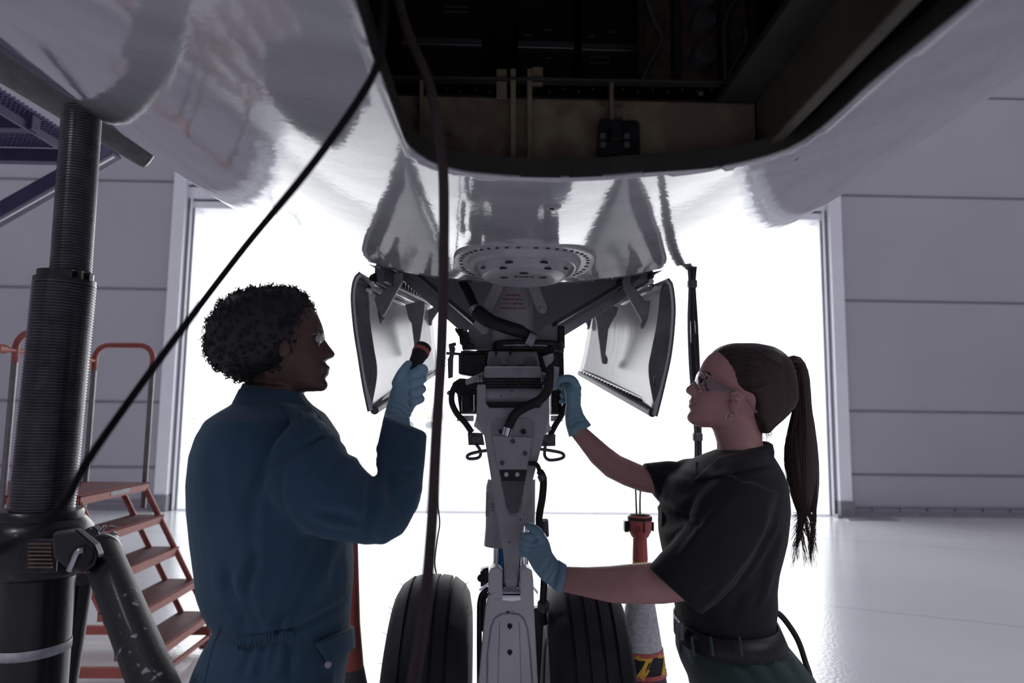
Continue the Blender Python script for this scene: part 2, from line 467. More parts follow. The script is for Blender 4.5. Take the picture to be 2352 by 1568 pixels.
G().box((c.x - 2.4, 62, 1.3), (1.5, 2.1, 1.5)).build('cab', mat('truck_cab_red', (.8, .62, .6), .4), t, bevel=.1)
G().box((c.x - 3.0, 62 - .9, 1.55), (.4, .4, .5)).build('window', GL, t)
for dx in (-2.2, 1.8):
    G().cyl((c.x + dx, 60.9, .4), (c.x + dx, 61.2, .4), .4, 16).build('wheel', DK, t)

# ================================================================== THE AIRLINER
AX = math.tan(math.radians(1.9))
ZB = 1.764
air = thing('airliner', (AX * 2.05, 2.05, 0), 'white airliner nose on jacks with open belly hatch and lowered nose gear', 'airplane')
_Y = [-3, 1.3, 1.86, 2.1, 2.3, 2.6, 2.9, 3.2, 3.5, 3.8, 4.05]
_H = [0, 0, 0, .012, .026, .045, .068, .13, .26, .48, .75]
_R = [1.68, 1.68, 1.66, 1.57, 1.49, 1.33, 1.13, .93, .72, .45, .06]
def fprof(Y):
    return float(np.interp(Y, _Y, _H)), float(np.interp(Y, _Y, _R))
def fpt(Y, phi, off=0):
    h, R = fprof(Y)
    return Vector((AX * Y + (R + off) * math.sin(phi), Y, ZB + h + R - (R + off) * math.cos(phi)))
def RF(px, py):
    "place on the belly seen at this pixel (constant section part)"
    z = ZB
    for _ in range(12):
        p = UZ(px, py, z); dx = p.x - AX * p.y; z = ZB + 1.68 - math.sqrt(max(0.01, 1.68 ** 2 - dx * dx))
    return UZ(px, py, z)
def fuselage_mat():
    m = bpy.data.materials.new('glossy_white_aircraft_paint'); m.use_nodes = True
    nt = m.node_tree; b = nt.nodes['Principled BSDF']; L = nt.links.new
    tc = nt.nodes.new('ShaderNodeTexCoord')
    n = nt.nodes.new('ShaderNodeTexNoise'); n.inputs['Scale'].default_value = 3; n.inputs['Detail'].default_value = 8
    mp = nt.nodes.new('ShaderNodeMapping'); mp.inputs['Scale'].default_value = (1, 3.5, 1)
    L(tc.outputs['Object'], mp.inputs[0]); L(mp.outputs[0], n.inputs['Vector'])
    r = nt.nodes.new('ShaderNodeValToRGB'); r.color_ramp.elements[0].position = .3; r.color_ramp.elements[1].position = .62
    r.color_ramp.elements[0].color = (.46, .455, .49, 1); r.color_ramp.elements[1].color = (.58, .575, .61, 1)
    L(n.outputs['Fac'], r.inputs[0])
    # small flecks of dirt
    n3 = nt.nodes.new('ShaderNodeTexNoise'); n3.inputs['Scale'].default_value = 70; n3.inputs['Detail'].default_value = 2
    L(mp.outputs[0], n3.inputs['Vector'])
    r3 = nt.nodes.new('ShaderNodeValToRGB'); r3.color_ramp.elements[0].position = .70; r3.color_ramp.elements[1].position = .76
    r3.color_ramp.elements[0].color = (1, 1, 1, 1); r3.color_ramp.elements[1].color = (.35, .34, .36, 1)
    L(n3.outputs['Fac'], r3.inputs[0])
    mx = nt.nodes.new('ShaderNodeMix'); mx.data_type = 'RGBA'; mx.blend_type = 'MULTIPLY'; mx.inputs[0].default_value = 1
    L(r.outputs[0], mx.inputs[6]); L(r3.outputs[0], mx.inputs[7]); L(mx.outputs[2], b.inputs['Base Color'])
    b.inputs['Roughness'].default_value = .10; b.inputs['IOR'].default_value = 1.65; b.inputs['Coat Weight'].default_value = 1; b.inputs['Coat Roughness'].default_value = .03
    b.inputs['Coat IOR'].default_value = 1.6
    n2 = nt.nodes.new('ShaderNodeTexNoise'); n2.inputs['Scale'].default_value = 2.2; n2.inputs['Detail'].default_value = 3
    L(tc.outputs['Object'], n2.inputs['Vector'])
    bp = nt.nodes.new('ShaderNodeBump'); bp.inputs['Strength'].default_value = .12; bp.inputs['Distance'].default_value = .03
    L(n2.outputs['Fac'], bp.inputs['Height'])
    n4 = nt.nodes.new('ShaderNodeTexNoise'); n4.inputs['Scale'].default_value = 90
    L(tc.outputs['Object'], n4.inputs['Vector'])
    bp2 = nt.nodes.new('ShaderNodeBump'); bp2.inputs['Strength'].default_value = .035; bp2.inputs['Distance'].default_value = .004
    L(n4.outputs['Fac'], bp2.inputs['Height']); L(bp.outputs[0], bp2.inputs['Normal'])
    L(bp2.outputs[0], b.inputs['Normal']); L(bp2.outputs[0], b.inputs['Coat Normal'])
    return m
FM = fuselage_mat()
M['bay'] = mat('chromate_brown_bay', (0.15, 0.105, 0.075), 0.6, col2=(0.22, 0.185, 0.115), thr=(.45, .6), vscale=9)
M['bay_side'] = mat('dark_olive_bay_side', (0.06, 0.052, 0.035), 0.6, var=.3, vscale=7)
M['bay_dark'] = mat('dark_bay_structure', (0.03, 0.027, 0.024), 0.6, var=.3, vscale=14)
HO = [RF(*q) for q in ((815, 0), (857, 134), (873, 165), (930, 321), (943, 340), (961, 356), (985, 371), (1014, 383), (1068, 396), (1183, 406), (1297, 408), (1400, 404), (1489, 396), (1570, 391), (1653, 384), (1715, 372), (1768, 358), (1810, 343), (1844, 325), (1883, 298), (1940, 248), (1997, 195), (2227, 11))]
HO2 = [(p.x, p.y) for p in HO]
def _rear(p): return (p[0] + AX * (-.55 - p[1]), -.55)
HO2 = [_rear(HO2[0])] + HO2 + [_rear(HO2[-1])]
_hp = np.array(HO2)
def inside(x, y):
    c = False; n = len(HO2); j = n - 1
    for i in range(n):
        xi, yi = HO2[i]; xj, yj = HO2[j]
        if (yi > y) != (yj > y) and x < (xj - xi) * (y - yi) / (yj - yi) + xi: c = not c
        j = i
    return c
def nearest_outline(x, y):
    p = np.array((x, y)); a = _hp; b = np.roll(_hp, -1, 0); d = b - a
    t = np.clip(((p - a) * d).sum(1) / ((d * d).sum(1) + 1e-12), 0, 1)
    q = a + d * t[:, None]; k = ((q - p) ** 2).sum(1).argmin()
    return q[k]
BAYH = .36
def make_fuselage():
    ys = list(np.arange(-3, -.6, .2)) + list(np.arange(-.6, 1.2, .0125)) + list(np.arange(1.2, 1.86, .03)) + [1.86] + list(np.arange(1.9, 2.92, .04)) + [2.94] + list(np.arange(3.0, 4.06, .05))
    xs = list(np.arange(-.40, .60, .0125))
    ph = list(np.radians(np.arange(-125, -14.5, 2.0))) + [math.asin(x / 1.68) for x in xs] + list(np.radians(np.arange(21.0, 126, 2.0)))
    ph = sorted(ph + [math.asin(-BAYH / 1.5), math.asin(BAYH / 1.5)])
    nP = len(ph); P = [[fpt(Y, p) for p in ph] for Y in ys]
    keep = []; 
    for i in range(len(ys) - 1):
        for j in range(nP - 1):
            c = (P[i][j] + P[i + 1][j + 1]) / 2
            if c.y < 1.3 and inside(c.x, c.y): continue
            lx = abs((math.sin(ph[j]) + math.sin(ph[j + 1])) / 2 * 1.5)
            if 1.86 < c.y < 2.94 and lx < BAYH and abs((ph[j] + ph[j + 1]) / 2) < 1: continue
            keep.append((i, j))
    ks = set(keep)
    # snap the hole's rim onto the hatch outline
    for i in range(1, len(ys) - 1):
        if ys[i] > 1.25: break
        for j in range(1, nP - 1):
            q = [(i - 1, j - 1) in ks, (i - 1, j) in ks, (i, j - 1) in ks, (i, j) in ks]
            if any(q) and not all(q):
                o = nearest_outline(P[i][j].x, P[i][j].y)
                dx = o[0] - AX * o[1]
                P[i][j] = Vector((o[0], o[1], ZB + 1.68 - math.sqrt(1.68 ** 2 - dx * dx)))
    v = [p for r in P for p in r]
    f = [(i * nP + j, i * nP + j + 1, (i + 1) * nP + j + 1, (i + 1) * nP + j) for i, j in keep]
    o = mesh_obj('fuselage', v, f, FM, air, smooth=True)
    bm = bmesh.new(); bm.from_mesh(o.data)
    bmesh.ops.delete(bm, geom=[x for x in bm.verts if not x.link_faces], context='VERTS')
    bm.to_mesh(o.data); bm.free()
    s = o.modifiers.new('skin', 'SOLIDIFY'); s.thickness = .006; s.offset = 0
    return o
fus = make_fuselage()
EX = [Vector((x, y, ZB + 1.68 - math.sqrt(1.68 ** 2 - (x - AX * y) ** 2))) for x, y in HO2]
# doubler rim round the hatch opening
cen = Vector((.13, .4, ZB))
g = G(); n = len(EX)
r0 = [p + Vector((0, 0, .000)) for p in EX]; r1 = [p + Vector((0, 0, .03)) for p in EX]
r2 = [p + (p - cen).normalized() * .05 + Vector((0, 0, .03)) for p in EX]; r3 = [p + (p - cen).normalized() * .05 + Vector((0, 0, .012)) for p in EX]
g.loft([r0, r1, r2, r3], cap=False)
g.build('hatch_rim', M['bay_dark'], air, auto=40)
# straight coaming walls above the opening
def hb(x, y, z): return Vector((x + AX * y, y, z))
x0, x1, yf, zt = -.205, .385, 1.062, ZB + .155
g = G()
g.prism([hb(x, yf, ZB + 1.68 - math.sqrt(1.68 ** 2 - x * x) + .012) for x in np.linspace(x0, x1, 13)] + [hb(x1, yf, zt), hb(x0, yf, zt)], (0, .02, 0))
g.build('hatch_coaming', M['bay'], air, bevel=.003)
for xa in (x0, x1):
    g = G()
    s = -1 if xa < 0 else 1
    zl = ZB + 1.68 - math.sqrt(1.68 ** 2 - xa * xa) + .02
    g.prism([hb(xa, -.7, zl), hb(xa, yf, zl), hb(xa, yf, zt), hb(xa, -.7, zt)], (s * .02, 0, 0))
    g.build('hatch_coaming', M['bay_side'], air, bevel=.003)
stiff = []
def P_(px, py, Y): return U(px, py, Y)
Yc = yf - .004
for a, b in ((1172, 1184), (1210, 1221)):
    stiff.append(G().prism([P_(a, 168, Yc), P_(b, 168, Yc), P_(b, 398, Yc), P_(a, 398, Yc)], (0, -.016, 0)))
stiff.append(G().prism([P_(1140, 165, Yc), P_(1164, 165, Yc), P_(1164, 232, Yc), P_(1140, 232, Yc)], (0, -.01, 0)))
stiff.append(G().prism([P_(1222, 160, Yc), P_(1246, 160, Yc), P_(1246, 200, Yc), P_(1222, 200, Yc)], (0, -.01, 0)))
stiff.append(G().prism([P_(1398, 190, Yc), P_(1406, 190, Yc), P_(1406, 300, Yc), P_(1398, 300, Yc)], (0, -.014, 0)))
for px in (965, 1820): stiff.append(G().prism([P_(px, 190, Yc), P_(px + 8, 190, Yc), P_(px + 8, 370, Yc), P_(px, 370, Yc)], (0, -.012, 0)))
for g in stiff: g.build('coaming_stiffener', M['bay'], air, bevel=.001)
G().prism([P_(900, 186, Yc), P_(1825, 200, Yc), P_(1825, 205, Yc), P_(900, 191, Yc)], (0, -.02, 0)).build('coaming_flange', M['bay_dark'], air, bevel=.001)
g = G()
g.prism([P_(1372, 288, Yc), P_(1380, 286, Yc), P_(1455, 288, Yc), P_(1463, 296, Yc), P_(1466, 396, Yc), P_(1368, 396, Yc)], (0, -.02, 0))
g.prism([P_(1395, 300, Yc), P_(1420, 300, Yc), P_(1420, 340, Yc), P_(1395, 340, Yc)], (0, -.035, 0))
g.tube([P_(1394, 375, Yc - .02), P_(1395, 356, Yc - .03), P_(1408, 347, Yc - .034), P_(1421, 356, Yc - .03), P_(1423, 375, Yc - .02)], .0032, 8)
for q in ((1385, 312), (1440, 312), (1385, 332), (1440, 332)): g.cyl(P_(*q, Yc - .02), P_(*q, Yc - .028), .006, 10)
lat = g.build('hatch_latch', M['black_metal'], air, bevel=.002)
rnd = random.Random(3); g = G()
for i in range(26):
    px = 955 + i * 34
    if px < 1830: g.ball(P_(px, 205 + (i % 2) * 5, Yc), .0022, 4)
for i in range(16): g.ball(P_(1650 + i * 8, 392 - i * 4, Yc), .003, 4)
for q in ((1035, 308), (960, 240), (958, 280), (1385, 240), (1385, 274), (1425, 242), (1425, 272), (1610, 215), (1740, 212)): g.cyl(P_(*q, Yc), P_(*q, Yc - .004), .004, 8)
riv = g.build('rivet_row', M['bay_dark'], air); riv['kind'] = 'stuff'
# avionics bay above: dark enclosure, racks of boxes, relay panel
g = G()
zb2, zt2 = zt + .012, ZB + .95
g.box2(hb(-.58, -.8, zt2), hb(.60, 1.74, zt2 + .02)); g.box2(hb(-.6, -.8, zb2), hb(-.58, 1.74, zt2)); g.box2(hb(.60, -.8, zb2), hb(.62, 1.74, zt2))
g.box2(hb(-.58, 1.72, zb2), hb(.60, 1.74, zt2)); g.box2(hb(-.58, -.82, zb2), hb(.60, -.8, zt2))
g.box2(hb(-.58, yf + .02, zb2 - .012), hb(.60, 1.72, zb2))
g.box2(hb(-.58, -.8, zb2 - .012), hb(x0, 1.1, zb2)); g.box2(hb(x1, -.8, zb2 - .012), hb(.60, 1.1, zb2))
g.build('avionics_bay_lining', M['bay_dark'], air)
M['avbox'] = mat('black_avionics_case', (0.012, 0.012, 0.015), 0.45)
M['avstrip'] = mat('grey_rack_strip', (0.16, 0.15, 0.16), 0.35, metal=.5)
def avbox(xa, xb, ytop, ybot, Y, strip, txt=None):
    g = G(); a = U(xa, ybot, Y); b = U(xb, ytop, Y)
    g.box2((a.x, Y, a.z), (b.x, Y + .3, b.z)); o = g.build('avionics_box', M['avbox'], air, bevel=.004)
    if strip:
        p = U(xa, ybot, Y); q = U(xb, ybot, Y)
        s = G().box2((p.x, Y - .012, p.z - .004), (q.x, Y + .02, p.z + .012)).build('tray_handle', M['avstrip'], None, bevel=.002)
        s.parent = o
    if txt:
        for k, (lx, ly, w) in enumerate(txt):
            p = U(lx, ly, Y); q = U(lx + w, ly, Y)
            s = G().box2((p.x, Y - .001, p.z - .0018), (q.x, Y, p.z + .0018)).build('placard', M['avstrip'], None); s.parent = o
for a in ((925, 1108, -60, 104, 1.3, 1, [(1021, 15, 54), (1021, 27, 58)]), (1188, 1318, -60, 112, 1.3, 1, [(1202, 80, 18), (1250, 69, 16)]), (1334, 1462, -60, 118, 1.3, 1, [(1347, 84, 18), (1397, 74, 16)]),
          (930, 1105, 112, 178, 1.3, 0, None), (1190, 1316, 122, 180, 1.3, 0, [(1255, 133, 12)]), (1336, 1460, 128, 184, 1.3, 0, [(1356, 131, 44), (1356, 144, 42)])):
    avbox(*a)
M['relay'] = mat('dim_copper_relay_panel', (0.13, 0.085, 0.06), 0.45, metal=.3, var=.5, vscale=30)
g = G(); Yr = 1.22
p = U(1470, 190, Yr); q = U(1725, -60, Yr)
g.box2((p.x, Yr, p.z), (q.x, Yr + .02, q.z)); rp = g.build('relay_panel', M['relay'], air)
g = G()
for px in (1466, 1548, 1655, 1722):
    a = U(px, 188, Yr); b = U(px, -60, Yr); g.box2((a.x - .006, Yr - .03, a.z), (a.x + .006, Yr, b.z))
k = g.build('panel_frame', M['bay_dark'], None, bevel=.002); k.parent = rp
for py in (8, 62, 140):
    g = G(); c = U(1610, py, Yr); g.lathe(c, (0, -1, 0), [(.024, 0), (.024, .02), (.02, .03), (.008, .032), (.008, .036), (.001, .037)], 24)
    k = g.build('relay_knob', M['dark_metal'], None, auto=40); k.parent = rp
for pts in (((1480, -20), (1500, 40), (1520, 90), (1490, 150), (1475, 185)), ((1700, -20), (1665, 55), (1667, 185)), ((1712, 60), (1712, 100), (1680, 160), (1676, 185))):
    g = G(); g.tube(upath([(x, y, Yr - .03) for x, y in pts]), .0045, 8)
    k = g.build('relay_pipe', M['dark_metal'], None, smooth=True); k.parent = rp

# belly fitting: scalloped flange with rivets and domed cover
fc = Vector((AX * 1.60 + .012, 1.60, ZB)); 
def sup(a, b, z, e=2.6, n=48):
    out = []
    for j in range(n):
        t = 2 * PI * j / n; c, s = math.cos(t), math.sin(t)
        out.append(fc + Vector((a * math.copysign(abs(c) ** (2 / e), c), b * math.copysign(abs(s) ** (2 / e), s), z)))
    return out
g = G(); g.loft([sup(.166, .195, .012), sup(.166, .195, -.001), sup(.164, .193, -.004), sup(.13, .155, -.0045)], cap=True)
bf = g.build('belly_fitting', M['white_metal'], air, auto=30)
g = G(); g.loft([sup(.134, .158, -.003), sup(.131, .154, -.012), sup(.122, .146, -.018), sup(.118, .140, -.018), sup(.112, .134, -.012, 2.3), sup(.106, .128, -.018, 2.2), sup(.099, .118, -.034, 2.1), sup(.085, .10, -.040, 2.0), sup(.05, .06, -.041, 2)], cap=True)
k = g.build('domed_cover', M['white_metal'], None, auto=30); k.parent = bf; dome_t = bvh(k)
for px, py, r in ((1170, 604, .0095), (1249, 604, .0095), (1112, 616, .008), (1157, 617, .0095), (1257, 618, .0095), (1297, 618, .009), (1203, 627, .0105), (1158, 637, .0095), (1247, 637, .0095)):
    c = hit(dome_t, px, py) or UZ(px, py, ZB - .0415); k = G().cyl(c - Vector((0, 0, .0006)), c + Vector((0, 0, .002)), r, 16).build('cover_hole', M['black_text'], None); k.parent = bf  # flat black discs stand in for the dark of holes in the cover
g = G()
for j in range(46):
    t = 2 * PI * j / 46; cc, s = math.cos(t), math.sin(t); e = 2.6
    c = fc + Vector((.149 * math.copysign(abs(cc) ** (2 / e), cc), .176 * math.copysign(abs(s) ** (2 / e), s), -.0045))
    g.cyl(c, c + Vector((0, 0, .002)) - Vector((0, 0, .003)), .0045, 8)
k = g.build('flange_rivet', M['black_text'], None); k.parent = bf; k['kind'] = 'stuff'
c = RF(1268, 470)
g = G(); g.cyl(c + Vector((0, 0, .01)), c - Vector((0, 0, .004)), .016, 24); g.cyl(c - Vector((0, 0, .004)), c - Vector((0, 0, .007)), .011, 20)
bd = g.build('belly_drain', M['white_metal'], air, auto=30)
k = G().cyl(c - Vector((0, 0, .007)), c - Vector((0, 0, .009)), .004, 12).build('drain_hole', M['black_text'], None); k.parent = bd
# two slim drain marks on the flank
for pts in (((656, 493), (685, 503)), ((771, 585), (788, 590))):
    pass

def text(name, body, loc, size, m, parent, right, up, off=0, align='CENTER', ext=.0004, space=1.0):
    cu = bpy.data.curves.new(name, 'FONT'); cu.body = body; cu.size = size; cu.align_x = align; cu.align_y = 'CENTER'; cu.extrude = ext; cu.space_line = space
    o = bpy.data.objects.new(name, cu); COL.objects.link(o)
    r = Vector(right).normalized(); u = Vector(up).normalized(); n = r.cross(u)
    o.matrix_world = Matrix(((r.x, u.x, n.x, loc[0]), (r.y, u.y, n.y, loc[1]), (r.z, u.z, n.z, loc[2]), (0, 0, 0, 1)))
    dg = bpy.context.evaluated_depsgraph_get()
    me = bpy.data.meshes.new_from_object(o.evaluated_get(dg)); mw = o.matrix_world.copy()
    me.transform(mw); bpy.data.objects.remove(o)
    ob = bpy.data.objects.new(name, me); COL.objects.link(ob); me.materials.clear(); me.materials.append(m)
    if parent:
        ob.parent = parent
        if parent.type == 'EMPTY': ob.matrix_parent_inverse = Matrix.Translation(-parent_loc(parent))
    return ob
def sub(o, parent):
    "make o a sub-part of a part whose own origin is the world's"
    o.parent = parent; return o
c = UZ(1204, 636, ZB - .0422)
text('cover_marking', 'SNOM', c, .016, M['black_text'], bf, (1, 0, 0), (0, -1, 0))
bf.children[-1].parent = bf
# nose wheel bay walls
g = G()
for s in (-1, 1):
    g.box2(hb(s * (BAYH + .02), 1.87, ZB + .09), hb(s * (BAYH + .035), 2.95, ZB + .55))
g.box2(hb(-BAYH, 2.95, ZB + .12), hb(BAYH, 2.965, ZB + .55)); g.box2(hb(-BAYH - .02, 1.87, ZB + .54), hb(BAYH + .02, 2.95, ZB + .555))
g.box2(hb(-BAYH - .02, 1.862, ZB + .06), hb(BAYH + .02, 1.872, ZB + .55)); g.box2(hb(-.2, 1.862, ZB + .02), hb(.2, 1.872, ZB + .1))
g.build('wheel_bay_lining', M['panel_grey'], air)

# ================================================================== NOSE GEAR
def plate(g, pts, Y, th, mi=0):
    return g.prism([U(x, y, Y) for x, y in pts], (0, th, 0), mi)
def part(g, name, m, parent=air, **k):
    if parent.type == 'EMPTY': return g.build(name, m, parent, **k)
    o = g.build(name, m, None, **k); o.parent = parent; return o
def vcyl(g, px, y0, y1, Y, r, n=32, r2=None, mi=0):
    "upright cylinder centred at px between two heights"
    a = U(px, y0, Y); b = U(px, y1, Y); b.x = a.x + (b.x - a.x) * 0.0 + 0
    a.x = b.x = (U(px, y0, Y).x + U(px, y1, Y).x) / 2
    return g.cyl(a, b, r, n, r2, mi)

# bay fairing: dark web in a V between two bright-edged flanges
g = G(); plate(g, [(930, 560), (1530, 560), (1530, 618), (1296, 752), (1290, 800), (1082, 800), (1076, 752), (935, 626)], 2.26, .012)
web = part(g, 'gear_fairing', M['panel_grey'])
g = G()
plate(g, [(1076, 748), (1110, 742), (1170, 782), (1170, 803), (1075, 803)], 2.06, .02)
plate(g, [(1296, 748), (1258, 742), (1210, 782), (1210, 803), (1296, 803)], 2.06, .02)
part(g, 'gusset', M['white_metal'], web, bevel=.002)
for (a, b) in (((930, 618), (1080, 746)), ((1512, 612), (1284, 748))):
    g = G(); A = U(*a, 2.20); B = U(*b, 2.06)
    g.bar(A, B, .05, .004, up=(0, 1, 0)); g.bar(A + Vector((0, 0, 0)), B, .004, .03, up=(0, 1, 0))
    s = 1 if a[0] < 1000 else -1
    A2 = U(a[0] - s * 6, a[1] + 12, 2.20); B2 = U(b[0] - s * 8, b[1] + 14, 2.06)
    g2 = G(); g2.bar(A2, B2, .026, .006, up=(0, 1, 0)); part(g2, 'flange', M['bright_edge'], web, bevel=.001)
    A3 = U(a[0] + s * 10, a[1] - 4, 2.19); B3 = U(b[0] + s * 12, b[1] - 3, 2.05)
    g3 = G(); g3.bar(A3, B3, .012, .05, up=(0, 1, 0)); part(g3, 'flange', M['dark_metal'], web, bevel=.001)

YS = 2.02
# main leg
g = G()
vcyl(g, 1178, 560, 790, YS, .062)
leg = part(g, 'gear_leg', M['white_metal'], auto=40)
def strip_text(lines, px, py, Y, size, m, parent):
    for i, (s, yy, w) in enumerate(lines):
        c = U(px, yy, Y)
        text('warning_text', s, c, size, m, parent, CR, (0, 0, 1))
for s, yy in (('WARNING', 678), ('RELEASE AIR IN', 687.5), ('STRUT BEFORE', 697.5), ('REMOVING VALVE.', 707.5)):
    t_ = text('warning_text', s, U(1179, yy, YS - .0645), .0088, M['red_text'], leg, (1, 0, 0), (0, 0, 1))
for pts in (((1135, 645), (1163, 645), (1130, 714), (1121, 722), (1108, 718), (1106, 708)), ((1206, 645), (1234, 645), (1257, 705), (1254, 717), (1244, 720), (1234, 714))):
    g = G(); plate(g, pts, YS - .085, .012)
    c = U(sum(p[0] for p in pts[3:]) / 3, sum(p[1] for p in pts[3:]) / 3 - 6, YS - .085); g.cyl(c, c - Vector((0, .008, 0)), .0075, 12)
    part(g, 'link_bar', M['gear_shade'], air, bevel=.003)
# steering collar
g = G()
c = U(1214, 795, 1.96); ring = []
def stad(cx, cz, Y, hw, hd, z, n=40):
    return [Vector((cx + hw * math.copysign(abs(math.cos(2 * PI * j / n)) ** .7, math.cos(2 * PI * j / n)), Y + hd * math.sin(2 * PI * j / n), z)) for j in range(n)]
hw = 85 / FPX * 1.96
g.loft([stad(c.x, 0, 2.0, hw * .97, .085, c.z - .017), stad(c.x, 0, 2.0, hw, .09, c.z - .012), stad(c.x, 0, 2.0, hw, .09, c.z + .010), stad(c.x, 0, 2.0, hw * .97, .085, c.z + .015)])
col = part(g, 'steering_collar', M['black_metal'], auto=35)
g = G(); g.loft([stad(c.x - .004, 0, 1.995, hw * .86, .092, c.z - .0035), stad(c.x - .004, 0, 1.995, hw * .86, .092, c.z - .001)]); part(g, 'collar_groove', M['steel'], col, auto=30)
for px in (1139, 1172, 1285):
    g = G(); p = U(px, 806, 1.92); g.cyl(p, p - Vector((0, 0, .012)), .004, 10, .0025); part(g, 'collar_stud', M['black_metal'], col)
# block with three scallops under the collar
g = G()
g.prism([U(1122, 806, 1.93), U(1233, 806, 1.93), U(1240, 838, 1.90), U(1118, 838, 1.90)], (0, .16, 0)); blk = part(g, 'leg_casting', M['white_metal'], bevel=.004)
for cx, w, tp in ((1137, 13, 817), (1178, 11, 817), (1220, 14, 818)):
    pts = [(cx - w, 841), (cx + w, 841)] + [(cx + w * math.cos(a), 832 - (832 - tp) * math.sin(a)) for a in np.linspace(0, PI, 12)]
    g = G(); plate(g, pts, 1.888, .05); part(g, 'scallop', M['dark_metal'], blk)
g = G(); plate(g, [(1115, 840), (1240, 840), (1242, 846), (1112, 846)], 1.872, .1); plate(g, [(1112, 845), (1243, 845), (1243, 870), (1112, 870)], 1.876, .1, 1)
part(g, 'clamp_band', [M['white_metal'], M['gear_shade']], blk, bevel=.002)
# black hinge pin across the top of the torque link
g = G(); g.cyl(U(1098, 877, 1.89), U(1256, 877, 1.89), .0105, 20); g.cyl(U(1110, 872, 1.88), U(1246, 872, 1.88), .007, 16); g.cyl(U(1108, 885, 1.89), U(1246, 885, 1.89), .006, 16)
pin = part(g, 'hinge_pin', M['black_metal'], auto=40)
for cx in (1106, 1250):
    g = G()
    for i in range(4): g.cyl(U(cx - 8 + i * 4, 872, 1.885), U(cx - 6 + i * 4, 872, 1.885), .013 - .002 * (i % 2), 12)
    part(g, 'castle_nut', M['steel'], pin)
for pts in (((1068, 872), (1112, 852), (1114, 874), (1088, 878), (1070, 884)), ((1240, 852), (1256, 856), (1256, 872), (1240, 874))):
    g = G(); plate(g, pts, 1.90, .05); part(g, 'lug', M['white_metal'], blk, bevel=.003)

# upper torque link: a tapering plate with a window at the top and a long pocket below
YT = 1.86
TL = [(1096, 882), (1262, 882), (1262, 950), (1250, 1000), (1240, 1040), (1222, 1110), (1190, 1280), (1189, 1340), (1184, 1356), (1164, 1356), (1159, 1340), (1159, 1290), (1120, 1050), (1112, 1000), (1094, 960)]
def ringplate(g, outer, inner, Y, th, n=None):
    "flat frame between an outer and an inner outline (equal point counts)"
    A = [U(x, y, Y) for x, y in outer]; B = [U(x, y, Y) for x, y in inner]; d = Vector((0, th, 0))
    g.loft([A, B, [p + d for p in B], [p + d for p in A], A], cap=False)
def resample(poly, n):
    P = [Vector((*p, 0)) for p in poly] + [Vector((*poly[0], 0))]; L = [0]
    for i in range(len(P) - 1): L.append(L[-1] + (P[i + 1] - P[i]).length)
    out = []
    for k in range(n):
        t = L[-1] * k / n
        i = max(j for j in range(len(L) - 1) if L[j] <= t + 1e-9); f = (t - L[i]) / (L[i + 1] - L[i])
        q = P[i].lerp(P[i + 1], f); out.append((q.x, q.y))
    return out
g = G()
plate(g, [(1096, 882), (1116, 882), (1116, 925), (1124, 936), (1240, 936), (1246, 925), (1246, 882), (1262, 882), (1262, 950), (1250, 1000), (1240, 1040), (1222, 1110), (1190, 1280), (1189, 1340), (1184, 1356), (1164, 1356), (1159, 1340), (1159, 1290), (1120, 1050), (1112, 1000), (1094, 960)], YT, .035)
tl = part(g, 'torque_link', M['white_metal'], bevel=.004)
g = G(); plate(g, [(1110, 880), (1250, 880), (1250, 940), (1110, 940)], YT + .034, .02); part(g, 'window_back', M['black_metal'], tl)
g = G(); g.cyl(U(1116, 907, YT + .045), U(1246, 907, YT + .045), .022, 28); part(g, 'window_tube', M['white_metal'], tl, auto=40)
# shallow pocket outline + cover plate with bolts
g = G()
pk = [(1127, 1000), (1128, 972), (1140, 958), (1215, 958), (1228, 972), (1228, 1000), (1222, 1030), (1205, 1120), (1196, 1172), (1188, 1184), (1172, 1186), (1162, 1176), (1150, 1110), (1134, 1030)]
plate(g, pk, YT - .0012, .002); part(g, 'pocket', M['gear_shade'], tl, bevel=.0008)
g = G(); plate(g, [(1131, 1000), (1222, 1004), (1223, 1008), (1211, 1078), (1144, 1077), (1132, 1010)], YT - .007, .0055); cp = part(g, 'cover_plate', M['white_metal'], tl, bevel=.0015)
g = G(); plate(g, [(1147, 1079), (1210, 1079), (1206, 1105), (1152, 1104)], YT - .003, .002); part(g, 'slot', M['black_metal'], tl)
g = G(); plate(g, [(1150, 1102), (1206, 1104), (1203, 1118), (1196, 1162), (1188, 1178), (1172, 1180), (1164, 1166), (1154, 1120)], YT - .0022, .0012); part(g, 'pocket_floor', M['dark_metal'], tl)
def bolt(px, py, Y, r, mm=M['steel'], parent=tl, nm='bolt'):
    g = G(); c = U(px, py, Y); g.cyl(c, c - Vector((0, .0035, 0)), r, 16); g.cyl(c - Vector((0, .0035, 0)), c - Vector((0, .006, 0)), r * .5, 6); return part(g, nm, mm, parent, auto=40)
for q in ((1178, 1013), (1206, 1041), (1153, 1063)): bolt(*q, YT - .007, .0065, M['dark_metal'])
for q in ((1163, 1089), (1188, 1089)): bolt(*q, YT - .003, .006, M['steel'])
bolt(1202, 991, YT - .001, .0075, M['black_metal']); bolt(1150, 991, YT - .001, .006, M['black_metal'])
for q in ((1195, 1193), (1170, 1245), (1152, 910), (1176, 898)): bolt(*q, YT + (.0 if q[1] > 1000 else .022), .0018, M['black_text'], tl, 'chip')
for sx in (-1, 1):      # side lugs under the link shoulders
    pts = [(1094, 955), (1108, 962), (1112, 1000), (1104, 992), (1088, 978), (1092, 965)] if sx < 0 else [(1262, 945), (1262, 975), (1268, 985), (1262, 990), (1250, 1000), (1246, 975)]
    g = G(); plate(g, pts, YT + .01, .03); part(g, 'side_lug', M['gear_dirty'], tl, bevel=.002)

